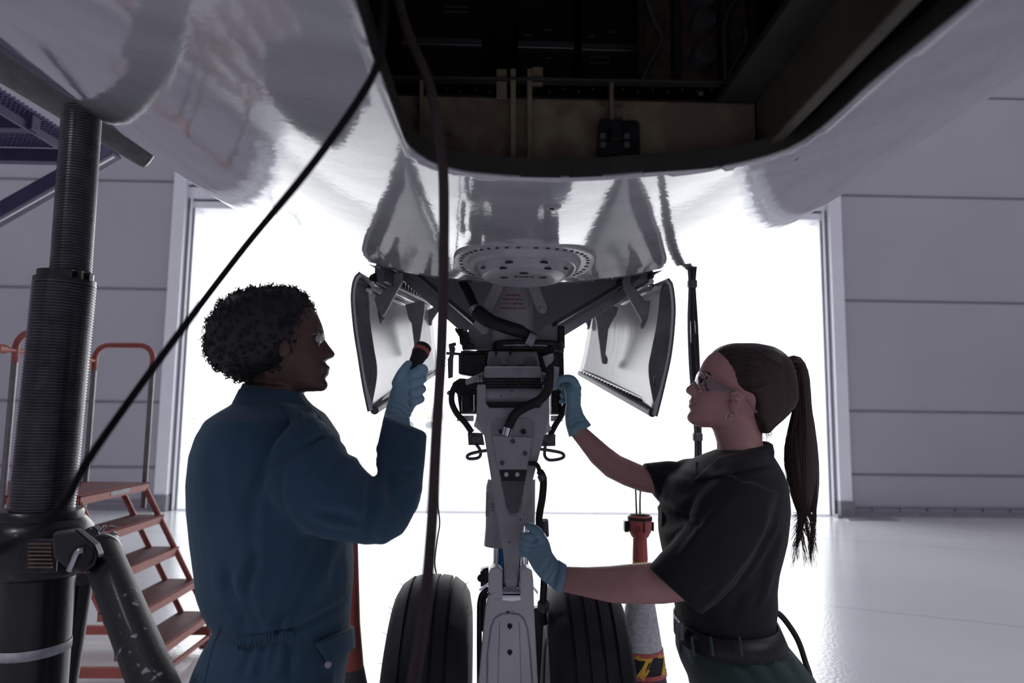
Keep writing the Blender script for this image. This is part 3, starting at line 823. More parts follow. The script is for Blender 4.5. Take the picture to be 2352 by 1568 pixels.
# lower torque link: fork at top, widening towards the axle
YL = 1.84
g = G()
plate(g, [(1122, 1318), (1128, 1305), (1138, 1302), (1148, 1305), (1154, 1315), (1154, 1360), (1160, 1374), (1176, 1380), (1190, 1374), (1195, 1360), (1195, 1315), (1200, 1305), (1210, 1303), (1222, 1310), (1225, 1330), (1227, 1400), (1236, 1568), (1243, 1700), (1084, 1700), (1098, 1568), (1115, 1400), (1120, 1380)], YL, .05)
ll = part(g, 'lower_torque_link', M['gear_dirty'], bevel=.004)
g = G(); pk = [(1118, 1700), (1120, 1500), (1128, 1440), (1136, 1420), (1152, 1410), (1172, 1408), (1192, 1411), (1204, 1422), (1212, 1445), (1218, 1500), (1232, 1700)]
ik = [(x + (1172 - x) * .09, y + 6) for x, y in pk]
g.tube([U(x, y, YL - .001) for x, y in pk], .0022, 6); part(g, 'pocket_rib', M['gear_shade'], ll, smooth=True)
g = G()
for x in (1148, 1193): g.bar(U(x, 1428, YL - .0008), U(x + (x - 1170) * .35, 1700, YL - .0008), .0015, .002, up=(0, 1, 0))
part(g, 'pocket_groove', M['gear_shade'], ll)
for py in (1437, 1497):
    g = G(); c = U(1171, py, YL - .0006); g.lathe(c, (0, -1, 0), [(.0065, 0), (.0065, .0015), (.001, .0016)], 16)
    plate(g, [(1166, py + 2), (1176, py + 2), (1171, py + 9)], YL - .0018, .001); part(g, 'drain_hole', M['black_text'], ll)
g = G(); g.cyl(U(1154, 1368, YL + .02), U(1195, 1368, YL + .02), .021, 24); part(g, 'apex_pin', M['chrome'], ll, auto=40)

# sliding piston and rear struts seen past the link
g = G(); vcyl(g, 1148, 1100, 1118, 2.10, .036, r2=.042); vcyl(g, 1148, 1118, 1206, 2.10, .0425); vcyl(g, 1150, 1206, 1252, 2.10, .046, r2=.05)
ps = part(g, 'shock_cylinder', M['white_metal'], auto=30)
g = G(); plate(g, [(1117, 1130), (1125, 1130), (1125, 1186), (1115, 1186)], 2.055, .003); part(g, 'data_plate', M['gear_shade'], ps)
text('data_text', 'NO\nPRE\nFIL', U(1131, 1165, 2.05), .009, M['black_text'], ps, (1, 0, 0), (0, 0, 1))
g = G(); vcyl(g, 1214, 1100, 1206, 2.10, .02); part(g, 'side_rod', M['white_metal'], auto=30)
g = G(); vcyl(g, 1139, 1250, 1330, 2.08, .008); vcyl(g, 1197, 1200, 1330, 2.08, .009); vcyl(g, 1209, 1200, 1330, 2.1, .006); part(g, 'piston_rod', M['chrome'], auto=30)
g = G(); vcyl(g, 1150, 1250, 1330, 2.09, .0085); part(g, 'blue_rod', M['blue_tube'], auto=30)
g = G(); vcyl(g, 1172, 1060, 1700, 2.13, .030); ap_ = part(g, 'piston', M['chrome'], auto=30)
c = U(1172, 1568, 2.05); zax = .55
g = G(); g.cyl((c.x - .19, 2.05, zax), (c.x + .19, 2.05, zax), .032, 24); g.cyl((c.x - .07, 2.05, zax), (c.x + .07, 2.05, zax), .055, 24); g.tube([(c.x, 2.12, zax + .14), (c.x, 2.07, zax)], .045, 16)
part(g, 'axle', M['white_metal'], auto=30)

# dark hardware either side of the leg
g = G(); plate(g, [(1053, 812), (1118, 812), (1118, 862), (1098, 866), (1053, 858)], 1.99, .08); plate(g, [(1058, 805), (1110, 805), (1110, 815), (1058, 815)], 2.0, .06)
a1 = part(g, 'steering_actuator', M['black_metal'], bevel=.004)
g = G()
for i in range(5): plate(g, [(1053, 818 + i * 8), (1060, 818 + i * 8), (1060, 822 + i * 8), (1053, 822 + i * 8)], 1.985, .01)
part(g, 'actuator_rib', M['dark_metal'], a1)
g = G(); plate(g, [(1262, 806), (1295, 806), (1296, 862), (1288, 866), (1262, 864)], 1.99, .08); plate(g, [(1282, 748), (1297, 748), (1298, 800), (1282, 800)], 2.05, .05)
a2 = part(g, 'steering_actuator', M['black_metal'], bevel=.004)
g = G()
for cx, cy, w, h in ((1058, 760, 16, 12), (1066, 775, 24, 30), (1075, 795, 30, 16), (1048, 756, 8, 8)):
    plate(g, [(cx - w / 2, cy - h / 2 + 2), (cx + w / 2 - 3, cy - h / 2), (cx + w / 2, cy + h / 2 - 2), (cx - w / 2 + 2, cy + h / 2)], 2.0 + (cx % 5) * .004, .05)
g.cyl(U(1060, 772, 1.98), U(1050, 756, 1.98), .007, 10); g.cyl(U(1064, 795, 1.98), U(1078, 776, 1.98), .005, 10)
mn = part(g, 'hydraulic_manifold', M['black_metal'], bevel=.003)
g = G(); g.tube([U(1025, 811, 1.99), U(1060, 813, 1.99)], .0045, 8); g.tube([U(1037, 810, 1.97), U(1034, 792, 1.97), U(1046, 790, 1.98)], .006, 8)
plate(g, [(1033, 796), (1042, 790), (1046, 800), (1041, 822), (1040, 866), (1029, 869), (1028, 825), (1034, 812)], 1.97, .012); part(g, 'lever', M['dark_metal'], mn, bevel=.002)
g = G(); c = U(1021, 831, 1.975); g.tube([c + Vector((.011 * math.cos(t), 0, .011 * math.sin(t))) for t in np.linspace(0, 2 * PI, 20, endpoint=False)], .0008, 5, closed=True); part(g, 'pull_ring', M['steel'], mn)
# lower hose units
g = G(); plate(g, [(1094, 803), (1266, 803), (1268, 872), (1092, 872)], 2.03, .05); part(g, 'filler_plate', M['black_metal'], bevel=.004)  # dark filler plate, added to block the bright gaps beside the leg
g = G()
plate(g, [(1038, 880), (1055, 868), (1085, 870), (1096, 882), (1096, 950), (1056, 950), (1050, 905), (1040, 895)], 1.96, .07)
plate(g, [(1070, 870), (1098, 866), (1098, 892), (1070, 892)], 1.93, .03)
g.cyl(U(1075, 905, 1.94), U(1075, 945, 1.94), .018, 14)
hv = part(g, 'hose_valve', M['black_metal'], bevel=.004)
g = G(); plate(g, [(1069, 924), (1090, 924), (1090, 930), (1069, 929)], 1.93, .004); plate(g, [(1060, 948), (1095, 948), (1095, 951), (1060, 951)], 1.93, .01); part(g, 'clip', M['steel'], hv)
g = G(); g.ball(U(1032, 902, 1.95), .007, 6); g.tube([U(1036, 897, 1.95), U(1026, 903, 1.95), U(1036, 911, 1.95)], .002, 6); part(g, 'fitting', M['steel'], hv)
g = G(); plate(g, [(1264, 905), (1290, 905), (1292, 952), (1264, 952)], 2.0, .05); g.cyl(U(1278, 880, 1.98), U(1278, 950, 1.98), .017, 14)
plate(g, [(1272, 876), (1305, 876), (1309, 896), (1290, 902), (1272, 896)], 1.955, .03)
hv2 = part(g, 'hose_valve', M['black_metal'], bevel=.004)
for a, b in (((1050, 954), (1088, 967)), ((1265, 954), (1292, 967))):
    g = G(); plate(g, [(a[0], a[1]), (b[0], a[1]), (b[0], b[1]), (a[0], b[1])], 1.99, .004); part(g, 'data_plate', M['bright_edge'], hv if a[0] < 1100 else hv2)
# small hoses down to the side brackets
for nm, pts, r in (('hydraulic_hose', ((1050, 878, 1.93), (1039, 900, 1.93), (1038, 925, 1.93), (1050, 950, 1.93), (1068, 970, 1.93), (1084, 993, 1.93)), .0085),
                   ('hydraulic_hose', ((1303, 898, 1.96), (1300, 925, 1.96), (1290, 952, 1.96), (1276, 975, 1.96), (1264, 998, 1.95)), .0085)):
    g = G(); g.tube(upath(pts), r, 10); part(g, nm, M['black'], smooth=True)
for pts, loop in (([(1074, 993), (1108, 994), (1113, 1022), (1076, 1022)], ((1094, 1020, 1.93), (1103, 1034, 1.92), (1103, 1046, 1.91), (1095, 1052, 1.90), (1078, 1053, 1.89), (1073, 1048, 1.88), (1080, 1042, 1.88), (1100, 1037, 1.88), (1120, 1034, 1.88), (1134, 1032, 1.87))),
                  ([(1245, 997), (1276, 997), (1276, 1024), (1240, 1025)], ((1253, 1020, 1.93), (1251, 1035, 1.92), (1252, 1048, 1.91), (1262, 1056, 1.90), (1284, 1054, 1.89), (1295, 1048, 1.88), (1290, 1040, 1.88), (1268, 1035, 1.88), (1240, 1031, 1.88), (1224, 1029, 1.87)))):
    g = G(); plate(g, pts, 1.93, .02); cx = sum(p[0] for p in pts) / 4; g.ball(U(cx, 1007, 1.925), .013, 8); g.cyl(U(cx - 12, 1014, 1.93), U(cx - 12, 1014, 1.925), .004, 10)
    br = part(g, 'hose_bracket', M['dark_metal'], bevel=.003)
    g = G(); g.tube(upath(loop), .0045, 10); part(g, 'guard_loop', M['dark_metal'], br, smooth=True)
# thick black hoses
g = G(); g.tube(upath(((1262, 800, 1.83), (1268, 830, 1.80), (1262, 870, 1.79), (1258, 895, 1.79), (1240, 918, 1.80), (1200, 938, 1.82), (1180, 955, 1.83), (1166, 985, 1.835))), .0125, 14)
bh = part(g, 'hydraulic_hose', M['black'], smooth=True)
g = G()
for a, b, r in (((1270, 842), (1268, 868), .017), ((1266, 868), (1260, 893), .0155), ((1258, 815), (1266, 840), .015)): g.cyl(U(*a, 1.80), U(*b, 1.80), r, 18)
part(g, 'hose_sleeve', M['gear_shade'], bh, auto=40)
g = G(); g.cyl(U(1167, 982, 1.835), U(1162, 1000, 1.835), .0135, 20); part(g, 'hose_ferrule', M['chrome'], bh, auto=40)
g = G(); g.tube(upath(((1062, 648, 1.98), (1074, 668, 1.96), (1084, 690, 1.94), (1094, 712, 1.92))), .0135, 12)
h2 = part(g, 'hydraulic_hose', M['black'], smooth=True)
g = G(); g.tube(upath(((1096, 716, 1.9), (1122, 735, 1.88), (1160, 750, 1.87), (1196, 762, 1.88), (1225, 778, 1.9))), [.021] * 7 + [.019] * 12 + [.016] * 6, 14)
h3 = part(g, 'hydraulic_hose', M['black'], smooth=True)
g = G(); g.cyl(U(1090, 706, 1.92), U(1099, 722, 1.91), .0165, 20); part(g, 'hose_ferrule', M['steel'], h2, auto=40)
g = G(); g.cyl(U(1212, 776, 1.88), U(1228, 784, 1.88), .018, 20); part(g, 'hose_ferrule', M['gear_shade'], h3, auto=40)
g = G(); plate(g, [(1090, 737), (1100, 732), (1122, 752), (1120, 764), (1108, 768), (1086, 745)], 1.90, .006); part(g, 'hose_clamp', M['gear_shade'], h3, bevel=.002)
g = G(); g.tube(upath(((1216, 1064, 1.85), (1232, 1066, 1.84), (1240, 1082, 1.83), (1248, 1100, 1.83), (1246, 1140, 1.83), (1238, 1195, 1.84), (1246, 1250, 1.87), (1250, 1320, 1.9), (1247, 1390, 1.92), (1250, 1430, 1.95))), [.006] * 12 + [.0095] * 43, 12)
h4 = part(g, 'brake_hose', M['black'], smooth=True)
g = G(); g.cyl(U(1243, 1090, 1.83), U(1248, 1102, 1.83), .0115, 14); g.cyl(U(1250, 1194, 1.86), U(1252, 1230, 1.87), .011, 14); g.cyl(U(1248, 1385, 1.91), U(1248, 1398, 1.92), .016, 16); part(g, 'hose_sleeve', M['dark_metal'], h4, auto=40)
# left-hand bracket and tube frame beside the lower link
g = G(); plate(g, [(1103, 1312), (1122, 1308), (1122, 1345), (1104, 1350)], 1.96, .05); g.ball(U(1105, 1327, 1.95), .011, 8); g.cyl(U(1098, 1327, 1.95), U(1112, 1330, 1.95), .007, 10)
lb = part(g, 'axle_bracket', M['black_metal'], bevel=.003)
g = G(); g.tube(upath(((1122, 1306, 1.97), (1110, 1310, 1.97), (1104, 1322, 1.97))), .004, 8); g.tube(upath(((1122, 1350, 1.95), (1104, 1372, 1.95), (1101, 1440, 1.95), (1102, 1700, 1.95))), .007, 8); g.tube(upath(((1121, 1362, 1.96), (1112, 1380, 1.96), (1110, 1440, 1.96), (1114, 1448, 1.96))), .006, 8)
part(g, 'bracket_tube', M['black_metal'], lb, smooth=True)
g = G(); plate(g, [(1100, 1352), (1120, 1338), (1122, 1344), (1102, 1358)], 1.94, .004); part(g, 'bright_clip', M['chrome'], lb); g = G(); plate(g, [(1224, 1344), (1236, 1358), (1235, 1366), (1224, 1352)], 1.94, .004); part(g, 'bright_clip', M['chrome'], lb)
g = G(); plate(g, [(1226, 1398), (1256, 1392), (1256, 1420), (1248, 1440), (1240, 1568), (1242, 1700), (1230, 1700)], 1.95, .03); part(g, 'axle_bracket', M['black_metal'], bevel=.003)

# ---- wheels
def wheel(cx):
    R_, W = .382, .222; zc = .55
    prof = []
    def tire():
        pr = [(.195, -.085), (.205, -.098), (.24, -.108), (.29, -.111), (.33, -.104), (.355, -.09), (.368, -.072)]
        gr = (-.055, -.019, .019, .055)
        xs = sorted([-.064] + [x + d for x in gr for d in (-.0045, -.0035, .0035, .0045)] + [0, .064, -.037, .037])
        for x in xs:
            r = R_ - .010 * (abs(x) / .07) ** 2.4
            if any(abs(x - q) < .004 for q in gr): r -= .007
            pr.append((r, x))
        pr += [(r, -x) for r, x in pr[:7][::-1]]
        return pr
    g = G(); g.lathe((cx, 2.05, zc), (1, 0, 0), tire(), 96, cap=False)
    w = part(g, 'wheel_tire', TY, auto=28)
    g = G()
    for s in (-1, 1):
        g.lathe((cx, 2.05, zc), (s, 0, 0), [(.20, .088), (.196, .092), (.19, .086), (.182, .06), (.155, .045), (.12, .05), (.075, .06), (.07, .075), (.04, .08), (.002, .08)], 48, cap=False)
    part(g, 'wheel_rim', M['white_metal'], w, auto=30)
    g = G()
    for s in (-1, 1):
        for k in range(8):
            a = 2 * PI * k / 8; p = Vector((cx + s * .05, 2.05 + .135 * math.cos(a), zc + .135 * math.sin(a))); g.cyl(p, p + Vector((s * .012, 0, 0)), .012, 6)
    part(g, 'wheel_nut', M['steel'], w)
    g = G(); rr = random.Random(int(cx * 100))
    for k in range(90):
        a = rr.uniform(0, 2 * PI); s = rr.choice((-1, 1)); x = s * rr.uniform(.085, .108); r = np.interp(abs(x), [.085, .09, .104, .111], [.36, .355, .33, .29])
        p = Vector((cx + x, 2.05 + r * math.cos(a), zc + r * math.sin(a))); q = p + Vector((s * .012, .01 * math.cos(a), .01 * math.sin(a)))
        g.tube([p, q], [.0005, .0003], 4)
    k = part(g, 'vent_spew', M['black'], w); k['kind'] = 'stuff'
    for s in (-1, 1):
        text('sidewall_mark', 'O', (cx + s * .1118, 2.05 - .28, zc + .05), .03, M['dark_metal'], w, (0, -s, 0), (0, 0, 1))
TY = mat('dusty_black_tire_rubber', (0.022, 0.021, 0.025), 0.62, var=.25, vscale=18, bump=.1, bscale=120)
cg = U(1170, 1500, 2.0).x
wheel(cg - .222); wheel(cg + .212)

# ---- gear doors
DOORM = mat('streaked_white_door_paint', (0.80, 0.80, 0.81), 0.26, col2=(0.055, 0.052, 0.055), thr=(.60, .69), vscale=17, detail=9, coat=.0, stretch=(1, 1.0, .28), bump=.05, bscale=40, spec=.8)
DOORF = mat('grey_door_flange', (0.19, 0.185, 0.20), 0.5, var=.3, vscale=16)
def door(near, nearY, far, farY, flange, arms, tubep, seam, clip, side):
    N, K = 24, 18
    A = [U(x, y, nearY) for x, y in resample_open(near, N)]; B = [U(x, y, farY) for x, y in resample_open(far, N)]
    rows = []
    for k in range(K + 1):
        t = k / K; bulge = side * .022 * math.sin(PI * t)
        rows.append([a.lerp(b, t) + Vector((bulge, 0, 0)) for a, b in zip(A, B)])
    v = [p for r in rows for p in r]; f = [(k * N + j, k * N + j + 1, (k + 1) * N + j + 1, (k + 1) * N + j) for k in range(K) for j in range(N - 1)]
    o = mesh_obj('gear_door', v, f, DOORM, air, smooth=True)
    s = o.modifiers.new('s', 'SOLIDIFY'); s.thickness = .008; s.offset = -side
    # near edge flange (dark inward face)
    F = [U(x, y, nearY + .03) for x, y in resample_open(flange, N)]
    g = G(); th = Vector((0, .006, 0))
    for j in range(N - 1):
        g.add([A[j], A[j + 1], F[j + 1], F[j], A[j] + th, A[j + 1] + th, F[j + 1] + th, F[j] + th], [(0, 1, 2, 3), (7, 6, 5, 4), (0, 4, 5, 1), (1, 5, 6, 2), (2, 6, 7, 3), (3, 7, 4, 0)])
    fl = part(g, 'edge_flange', DOORF, o)
    g = G(); g.tube([a + Vector((0, -.002, 0)) for a in A], .0026, 8); part(g, 'edge_seal', M['steel_dark'], o, smooth=True)
    for pts, Y, th_ in arms:
        g = G(); plate(g, pts, Y, th_); part(g, 'hinge_arm', M['gear_shade'], o, bevel=.004)
    g = G(); g.tube([U(*tubep[0], nearY + .02), U(*tubep[1], farY)], .012, 14); part(g, 'lower_tube', M['dark_metal'], o, auto=40)
    g = G(); a, b, c_, d_ = seam
    P4 = [U(*a, nearY + .05), U(*b, farY - .03), U(*c_, farY - .03), U(*d_, nearY + .05)]
    off = Vector((-side * .003, 0, 0)); g.prism([p + off for p in P4], (side * .003, 0, 0)); part(g, 'perforated_strip', M['bright_edge'], o)
    g = G()
    for k in range(26):
        t = ((k + .5) / 26) ** 1.35
        for tt in (.5,):
            p = P4[0].lerp(P4[1], t).lerp(P4[3].lerp(P4[2], t), tt) + off * 1.4
            g.box(p, (.002, .012, .006))
    q = part(g, 'strip_hole', M['black_text'], o); q['kind'] = 'stuff'
    g = G(); plate(g, clip, nearY + .02, .012); cc = part(g, 'catch_block', M['black_metal'], o, bevel=.001)
    xr = clip[1][0] if side < 0 else clip[0][0]
    g = G(); g.tube([U(xr + side * 3, clip[1][1] + 2, nearY), U(xr - side * 1, clip[1][1] + 1, nearY), U(xr - side * 3, clip[2][1] - 1, nearY), U(xr + side * 1, clip[2][1], nearY)], .0012, 6); part(g, 'catch_wire', M['chrome'], o)
    return o
def resample_open(poly, n):
    P = [np.array(p, float) for p in spline([(*p, 0) for p in poly], 6)]
    L = [0]
    for i in range(len(P) - 1): L.append(L[-1] + np.linalg.norm(P[i + 1] - P[i]))
    out = []
    for k in range(n):
        t = L[-1] * k / (n - 1); i = min(max(j for j in range(len(L)) if L[j] <= t + 1e-9), len(P) - 2)
        f_ = (t - L[i]) / (L[i + 1] - L[i] + 1e-12); q = P[i] + (P[i + 1] - P[i]) * f_; out.append((q[0], q[1]))
    return out
door([(827, 625), (814, 639), (808, 670), (808, 700), (814, 761), (823, 818), (834, 887), (846, 945)], 1.9,
     [(975, 690), (985, 706), (991, 745), (996, 790), (1000, 825), (1003, 850)], 2.75,
     [(829, 628), (838, 645), (845, 665), (847, 692), (850, 738), (858, 795), (866, 857), (852, 940)],
     [([(925, 625), (924, 646), (910, 671), (883, 722), (876, 725), (885, 732), (878, 736), (876, 745), (870, 738), (866, 710), (859, 685), (866, 677), (874, 676), (896, 643), (904, 627)], 2.04, .02),
      ([(930, 699), (966, 690), (975, 692), (975, 712), (962, 795), (958, 812), (950, 808), (951, 790), (945, 742), (938, 732)], 2.4, .02),
      ([(1008, 696), (1012, 706), (992, 737), (992, 745), (986, 748), (984, 738), (982, 712)], 2.7, .02)],
     ((860, 942), (1003, 852)), ((852, 930), (1000, 846), (1001, 852), (856, 938)), [(830, 849), (848, 849), (850, 875), (834, 877)], -1)
door([(1534, 639), (1543, 650), (1548, 678), (1550, 713), (1547, 765), (1540, 820), (1530, 867), (1519, 914), (1508, 956)], 1.9,
     [(1372, 690), (1362, 706), (1356, 740), (1350, 780), (1341, 825), (1334, 850)], 2.75,
     [(1531, 642), (1521, 655), (1516, 680), (1514, 705), (1506, 760), (1496, 808), (1490, 855), (1505, 945)],
     [([(1431, 642), (1436, 634), (1452, 633), (1452, 652), (1482, 690), (1495, 690), (1489, 730), (1480, 751), (1476, 756), (1471, 751), (1476, 738), (1462, 713), (1433, 659)], 2.04, .02),
      ([(1360, 699), (1366, 692), (1379, 691), (1421, 706), (1416, 722), (1403, 744), (1398, 756), (1391, 812), (1397, 824), (1395, 836), (1384, 834), (1382, 825), (1371, 742)], 2.4, .02),
      ([(1336, 720), (1346, 713), (1352, 721), (1362, 723), (1355, 754), (1348, 757), (1350, 748)], 2.7, .02)],
     ((1499, 948), (1333, 857)), ((1504, 925), (1336, 849), (1334, 855), (1504, 940)), [(1503, 863), (1523, 862), (1520, 889), (1499, 887)], 1)
# louvred hinge rails under the bay edges
for s, a, b in ((-1, (872, 628), (984, 688)), (1, (1480, 622), (1372, 692))):
    g = G(); A = U(*a, 1.92); B = U(*b, 2.8); g.bar(A, B, .03, .05); r_ = part(g, 'hinge_rail', M['dark_metal'], air, bevel=.004)
    g = G(); o_ = Vector((s * .02, 0, -.03)); g.tube([A + o_, B + o_], .008, 10); g.tube([A + o_ * 1.6, B + o_ * 1.6], .006, 10); part(g, 'rail_tube', M['steel'], r_, auto=40)
    g = G()
    for k in range(12):
        p = A.lerp(B, .2 + k * .06) + Vector((-s * .017, 0, 0)); g.box(p, (.004, .012, .03))
    part(g, 'louvre', M['black_metal'], r_)
    g = G(); p = A + Vector((s * .01, 0, -.01)); g.cyl(p, p + Vector((s * .012, .02, .0)), .012, 12); g.cyl(p + Vector((0, .02, .0)), p + Vector((s * .04, .12, -.01)), .007, 8); part(g, 'hinge_fitting', M['black_metal'], r_)

# ================================================================== TRIPOD JACK AT THE LEFT
M['jack_black'] = mat('oily_black_jack_paint', (0.010, 0.009, 0.011), 0.34, var=.4, vscale=12, bump=.06, coat=.1)
M['jack_chips'] = mat('black_paint_with_pale_chips', (0.006, 0.006, 0.008), 0.6, col2=(0.28, 0.28, 0.30), thr=(.635, .65), vscale=42, detail=4, coat=.05)
M['thread'] = mat('greased_dark_thread', (0.10, 0.095, 0.105), 0.25, metal=.75, var=.3, vscale=25)
YJ = 1.70
jt = U(170, 250, YJ); jb = U(78, 1568, YJ)
jack = thing('tripod_jack', (U(75, 1568, YJ).x, YJ, 0), 'black tripod fuselage jack with long ribbed screw column at the left edge', 'jack')
def ribbed(g, a, b, r, pitch, depth, n=40):
    d = b - a; L = d.length; k = int(L / pitch); prof = []
    for i in range(k):
        h = i * L / k; p = L / k
        prof += [(r - depth, h), (r, h + p * .25), (r, h + p * .6), (r - depth, h + p * .85)]
    prof += [(r - depth, L - W_(12)), (r * .72, L)]; g.lathe(a, d, prof, n)
W_ = lambda px: px / FPX * YJ
a = U(162, 632, YJ); b = U(189, 250, YJ + .02)
g = G(); ribbed(g, a, b, W_(42), W_(6.6), W_(2.2)); part(g, 'upper_screw', M['thread'], jack, smooth=False)
a2_ = U(96, 1175, YJ); b2_ = U(149, 650, YJ)
g = G(); ribbed(g, a2_, b2_, W_(63), W_(6.6), W_(2.4)); part(g, 'lower_screw', M['thread'], jack, smooth=False)
dj = (b2_ - a2_).normalized()
g = G(); g.cyl(b2_ - dj * .004, b2_ + dj * W_(8), W_(62), 40); g.cyl(b2_ + dj * W_(8), b2_ + dj * W_(24), W_(56), 40)
for k in range(3): 
    ang = -.9 + k * .35; p = b2_ + Vector((math.cos(ang), math.sin(ang), 0)) * W_(56) + dj * W_(13); g.box(p, (.022, .014, .02))
part(g, 'lock_collar', M['jack_black'], jack, auto=40)
g = G(); g.lathe(U(92, 1197, YJ), dj, [(W_(80), 0), (W_(83), W_(5)), (W_(83), W_(22)), (W_(79), W_(27)), (W_(62), W_(29))], 48)
part(g, 'ram_nut', M['jack_black'], jack, auto=40)
g = G(); g.lathe(U(84, 1316, YJ), dj, [(W_(84), -.002), (W_(98), W_(8)), (W_(104), W_(28)), (W_(104), W_(60)), (W_(101), W_(100)), (W_(84), W_(120)), (W_(70), W_(123))], 48)
hd_ = part(g, 'head_casting', M['jack_black'], jack, auto=40)
g = G(); c_ = U(92, 1275, YJ - .115)
for i in range(7):
    p = U(92, 1248 + i * 9, YJ - .112 - .002 * i); g.box(p, (.052, .004, .0035))
part(g, 'vent_slat', M['relay'], hd_)
g = G(); g.box(U(88, 1275, YJ - .108), (.085, .01, .075)); part(g, 'vent_frame', M['black_metal'], hd_, bevel=.003)
cyb = Vector((U(70, 1568, YJ).x, YJ, .0))
zc0 = U(84, 1316, YJ)
axd = (zc0 - cyb).normalized()
g = G(); g.lathe(cyb + Vector((0, 0, .12)), axd, [(W_(66), 0), (W_(73), .02), (W_(74), (zc0 - cyb).length - .12), (W_(60), (zc0 - cyb).length - .115)], 48)
cyl_ = part(g, 'base_cylinder', M['jack_black'], jack, auto=40)
M['jack_tape'] = mat('scuffed_white_stripe', (.42, .42, .45), .5, var=.3, vscale=30)
p = U(72, 1483, YJ); g = G(); g.lathe(p, axd, [(W_(75), -W_(10)), (W_(75.5), -W_(10)), (W_(75.5), W_(10)), (W_(75), W_(10))], 48, cap=False); part(g, 'stripe', M['jack_tape'], cyl_, smooth=True)
# legs to the floor
def jleg(a, foot, r, m, nm='leg'):
    d = (foot - a).normalized()
    g = G(); g.cyl(a, foot, r, 28, r2=r * (.62 if m is M['jack_chips'] else 1)); lg = part(g, nm, m, jack, auto=40)
    g = G(); g.lathe(foot + Vector((0, 0, -.02)), (0, 0, 1), [(.075, -foot.z + .02), (.075, -foot.z + .035), (.03, -foot.z + .06), (.025, .03)], 24); part(g, 'foot_pad', M['jack_black'], lg, auto=40)
    return lg
la = U(234, 1270, 1.53); lb_ = U(352, 1568, 1.18); dl = (lb_ - la); k = (la.z - .05) / -dl.z; foot = la + dl * k
lg = jleg(la, foot, W_(40) * .87, M['jack_chips'])
g = G(); q0 = la + dl.normalized() * .30; g.lathe(q0, dl, [(W_(40) * .795, -.0), (W_(40) * .805, .0), (W_(40) * .765, .062), (W_(40) * .755, .062)], 28, cap=False)
k2 = part(g, 'stripe', M['jack_tape'], lg, smooth=True)
g = G(); g.ball(la, W_(41) * .9, 10); part(g, 'leg_knuckle', M['jack_black'], lg, smooth=True)
lb2 = U(186, 1330, 1.78); lb3 = U(150, 1568, 1.86); dl = lb3 - lb2; foot = lb2 + dl * ((lb2.z - .05) / -dl.z)
jleg(lb2, foot, .028, M['jack_black'])
jleg(U(20, 1300, 1.75), Vector((U(20, 1300, 1.75).x - .55, 1.95, .05)), .036, M['jack_black'])
# clevis lugs
for Y, poly in ((1.42, [(118, 1222), (172, 1216), (214, 1252), (224, 1275), (218, 1300), (190, 1318), (150, 1306), (120, 1280)]), (1.585, [(188, 1218), (210, 1208), (244, 1240), (250, 1262), (236, 1262), (222, 1268), (196, 1240)])):
    g = G(); plate(g, poly, Y, .028); part(g, 'clevis_plate', M['jack_black'], hd_, bevel=.006)
g = G(); g.cyl(U(185, 1278, 1.405), U(228, 1262, 1.62), .021, 24); part(g, 'hinge_pin', M['jack_black'], hd_, auto=40)
g = G(); g.cyl(U(248, 1246, 1.58), U(258, 1249, 1.60), .02, 24); g.tube([U(258, 1246, 1.6) + Vector((0, .017 * math.cos(t), .022 * math.sin(t))) for t in np.linspace(0, 2 * PI, 24, endpoint=False)], .0035, 8, closed=True); part(g, 'pin_cap', M['dark_metal'], hd_, auto=40)
g = G(); g.tube(upath(((190, 1264, 1.40), (178, 1268, 1.395), (168, 1290, 1.395), (158, 1312, 1.395))), .006, 8, flat=((0, 1, 0), .5)); part(g, 'pin_strap', M['steel'], hd_, smooth=True)
g = G(); g.tube(upath(((232, 1218, 1.55), (240, 1208, 1.55), (236, 1214, 1.56), (228, 1222, 1.56), (236, 1230, 1.56), (244, 1240, 1.57))), .003, 8); g.tube(upath(((240, 1212, 1.55), (256, 1207, 1.55), (274, 1212, 1.55))), .0008, 5); part(g, 'safety_wire', M['steel'], hd_, smooth=True)
g = G(); g.tube(upath(((260, 1364, 1.35), (262, 1385, 1.34), (256, 1402, 1.33), (246, 1414, 1.33))), .0028, 8, flat=((0, 1, 0), .4)); k_ = part(g, 'cable_tie', M['jack_tape'], lg, smooth=True)

# ================================================================== ORANGE STEP STAND
st = thing('step_stand', (-2.3, 3.95, 0), 'orange-red mobile steps with maroon tread plates and steel handrails', 'steps')
YN, YF = 3.62, 4.33
treadm = bpy.data.materials.new('maroon_punched_tread'); treadm.use_nodes = True
def _tread():
    nt = treadm.node_tree; b = nt.nodes['Principled BSDF']; L = nt.links.new
    tc = nt.nodes.new('ShaderNodeTexCoord'); br = nt.nodes.new('ShaderNodeTexBrick')
    mp = nt.nodes.new('ShaderNodeMapping'); mp.inputs['Rotation'].default_value = (0, 0, PI / 2)
    L(tc.outputs['Object'], mp.inputs[0]); L(mp.outputs[0], br.inputs['Vector'])
    br.inputs['Scale'].default_value = 1; br.inputs['Brick Width'].default_value = .034; br.inputs['Row Height'].default_value = .014; br.inputs['Mortar Size'].default_value = .003
    br.inputs['Color1'].default_value = (.20, .055, .06, 1); br.inputs['Color2'].default_value = (.26, .07, .075, 1); br.inputs['Mortar'].default_value = (.05, .02, .025, 1)
    L(br.outputs['Color'], b.inputs['Base Color']); b.inputs['Roughness'].default_value = .6; b.inputs['Specular IOR Level'].default_value = .25
    bp = nt.nodes.new('ShaderNodeBump'); bp.inputs['Strength'].default_value = .8; bp.inputs['Distance'].default_value = .004; bp.invert = True
    L(br.outputs['Fac'], bp.inputs['Height']); L(bp.outputs[0], b.inputs['Normal'])
_tread()
levels = []
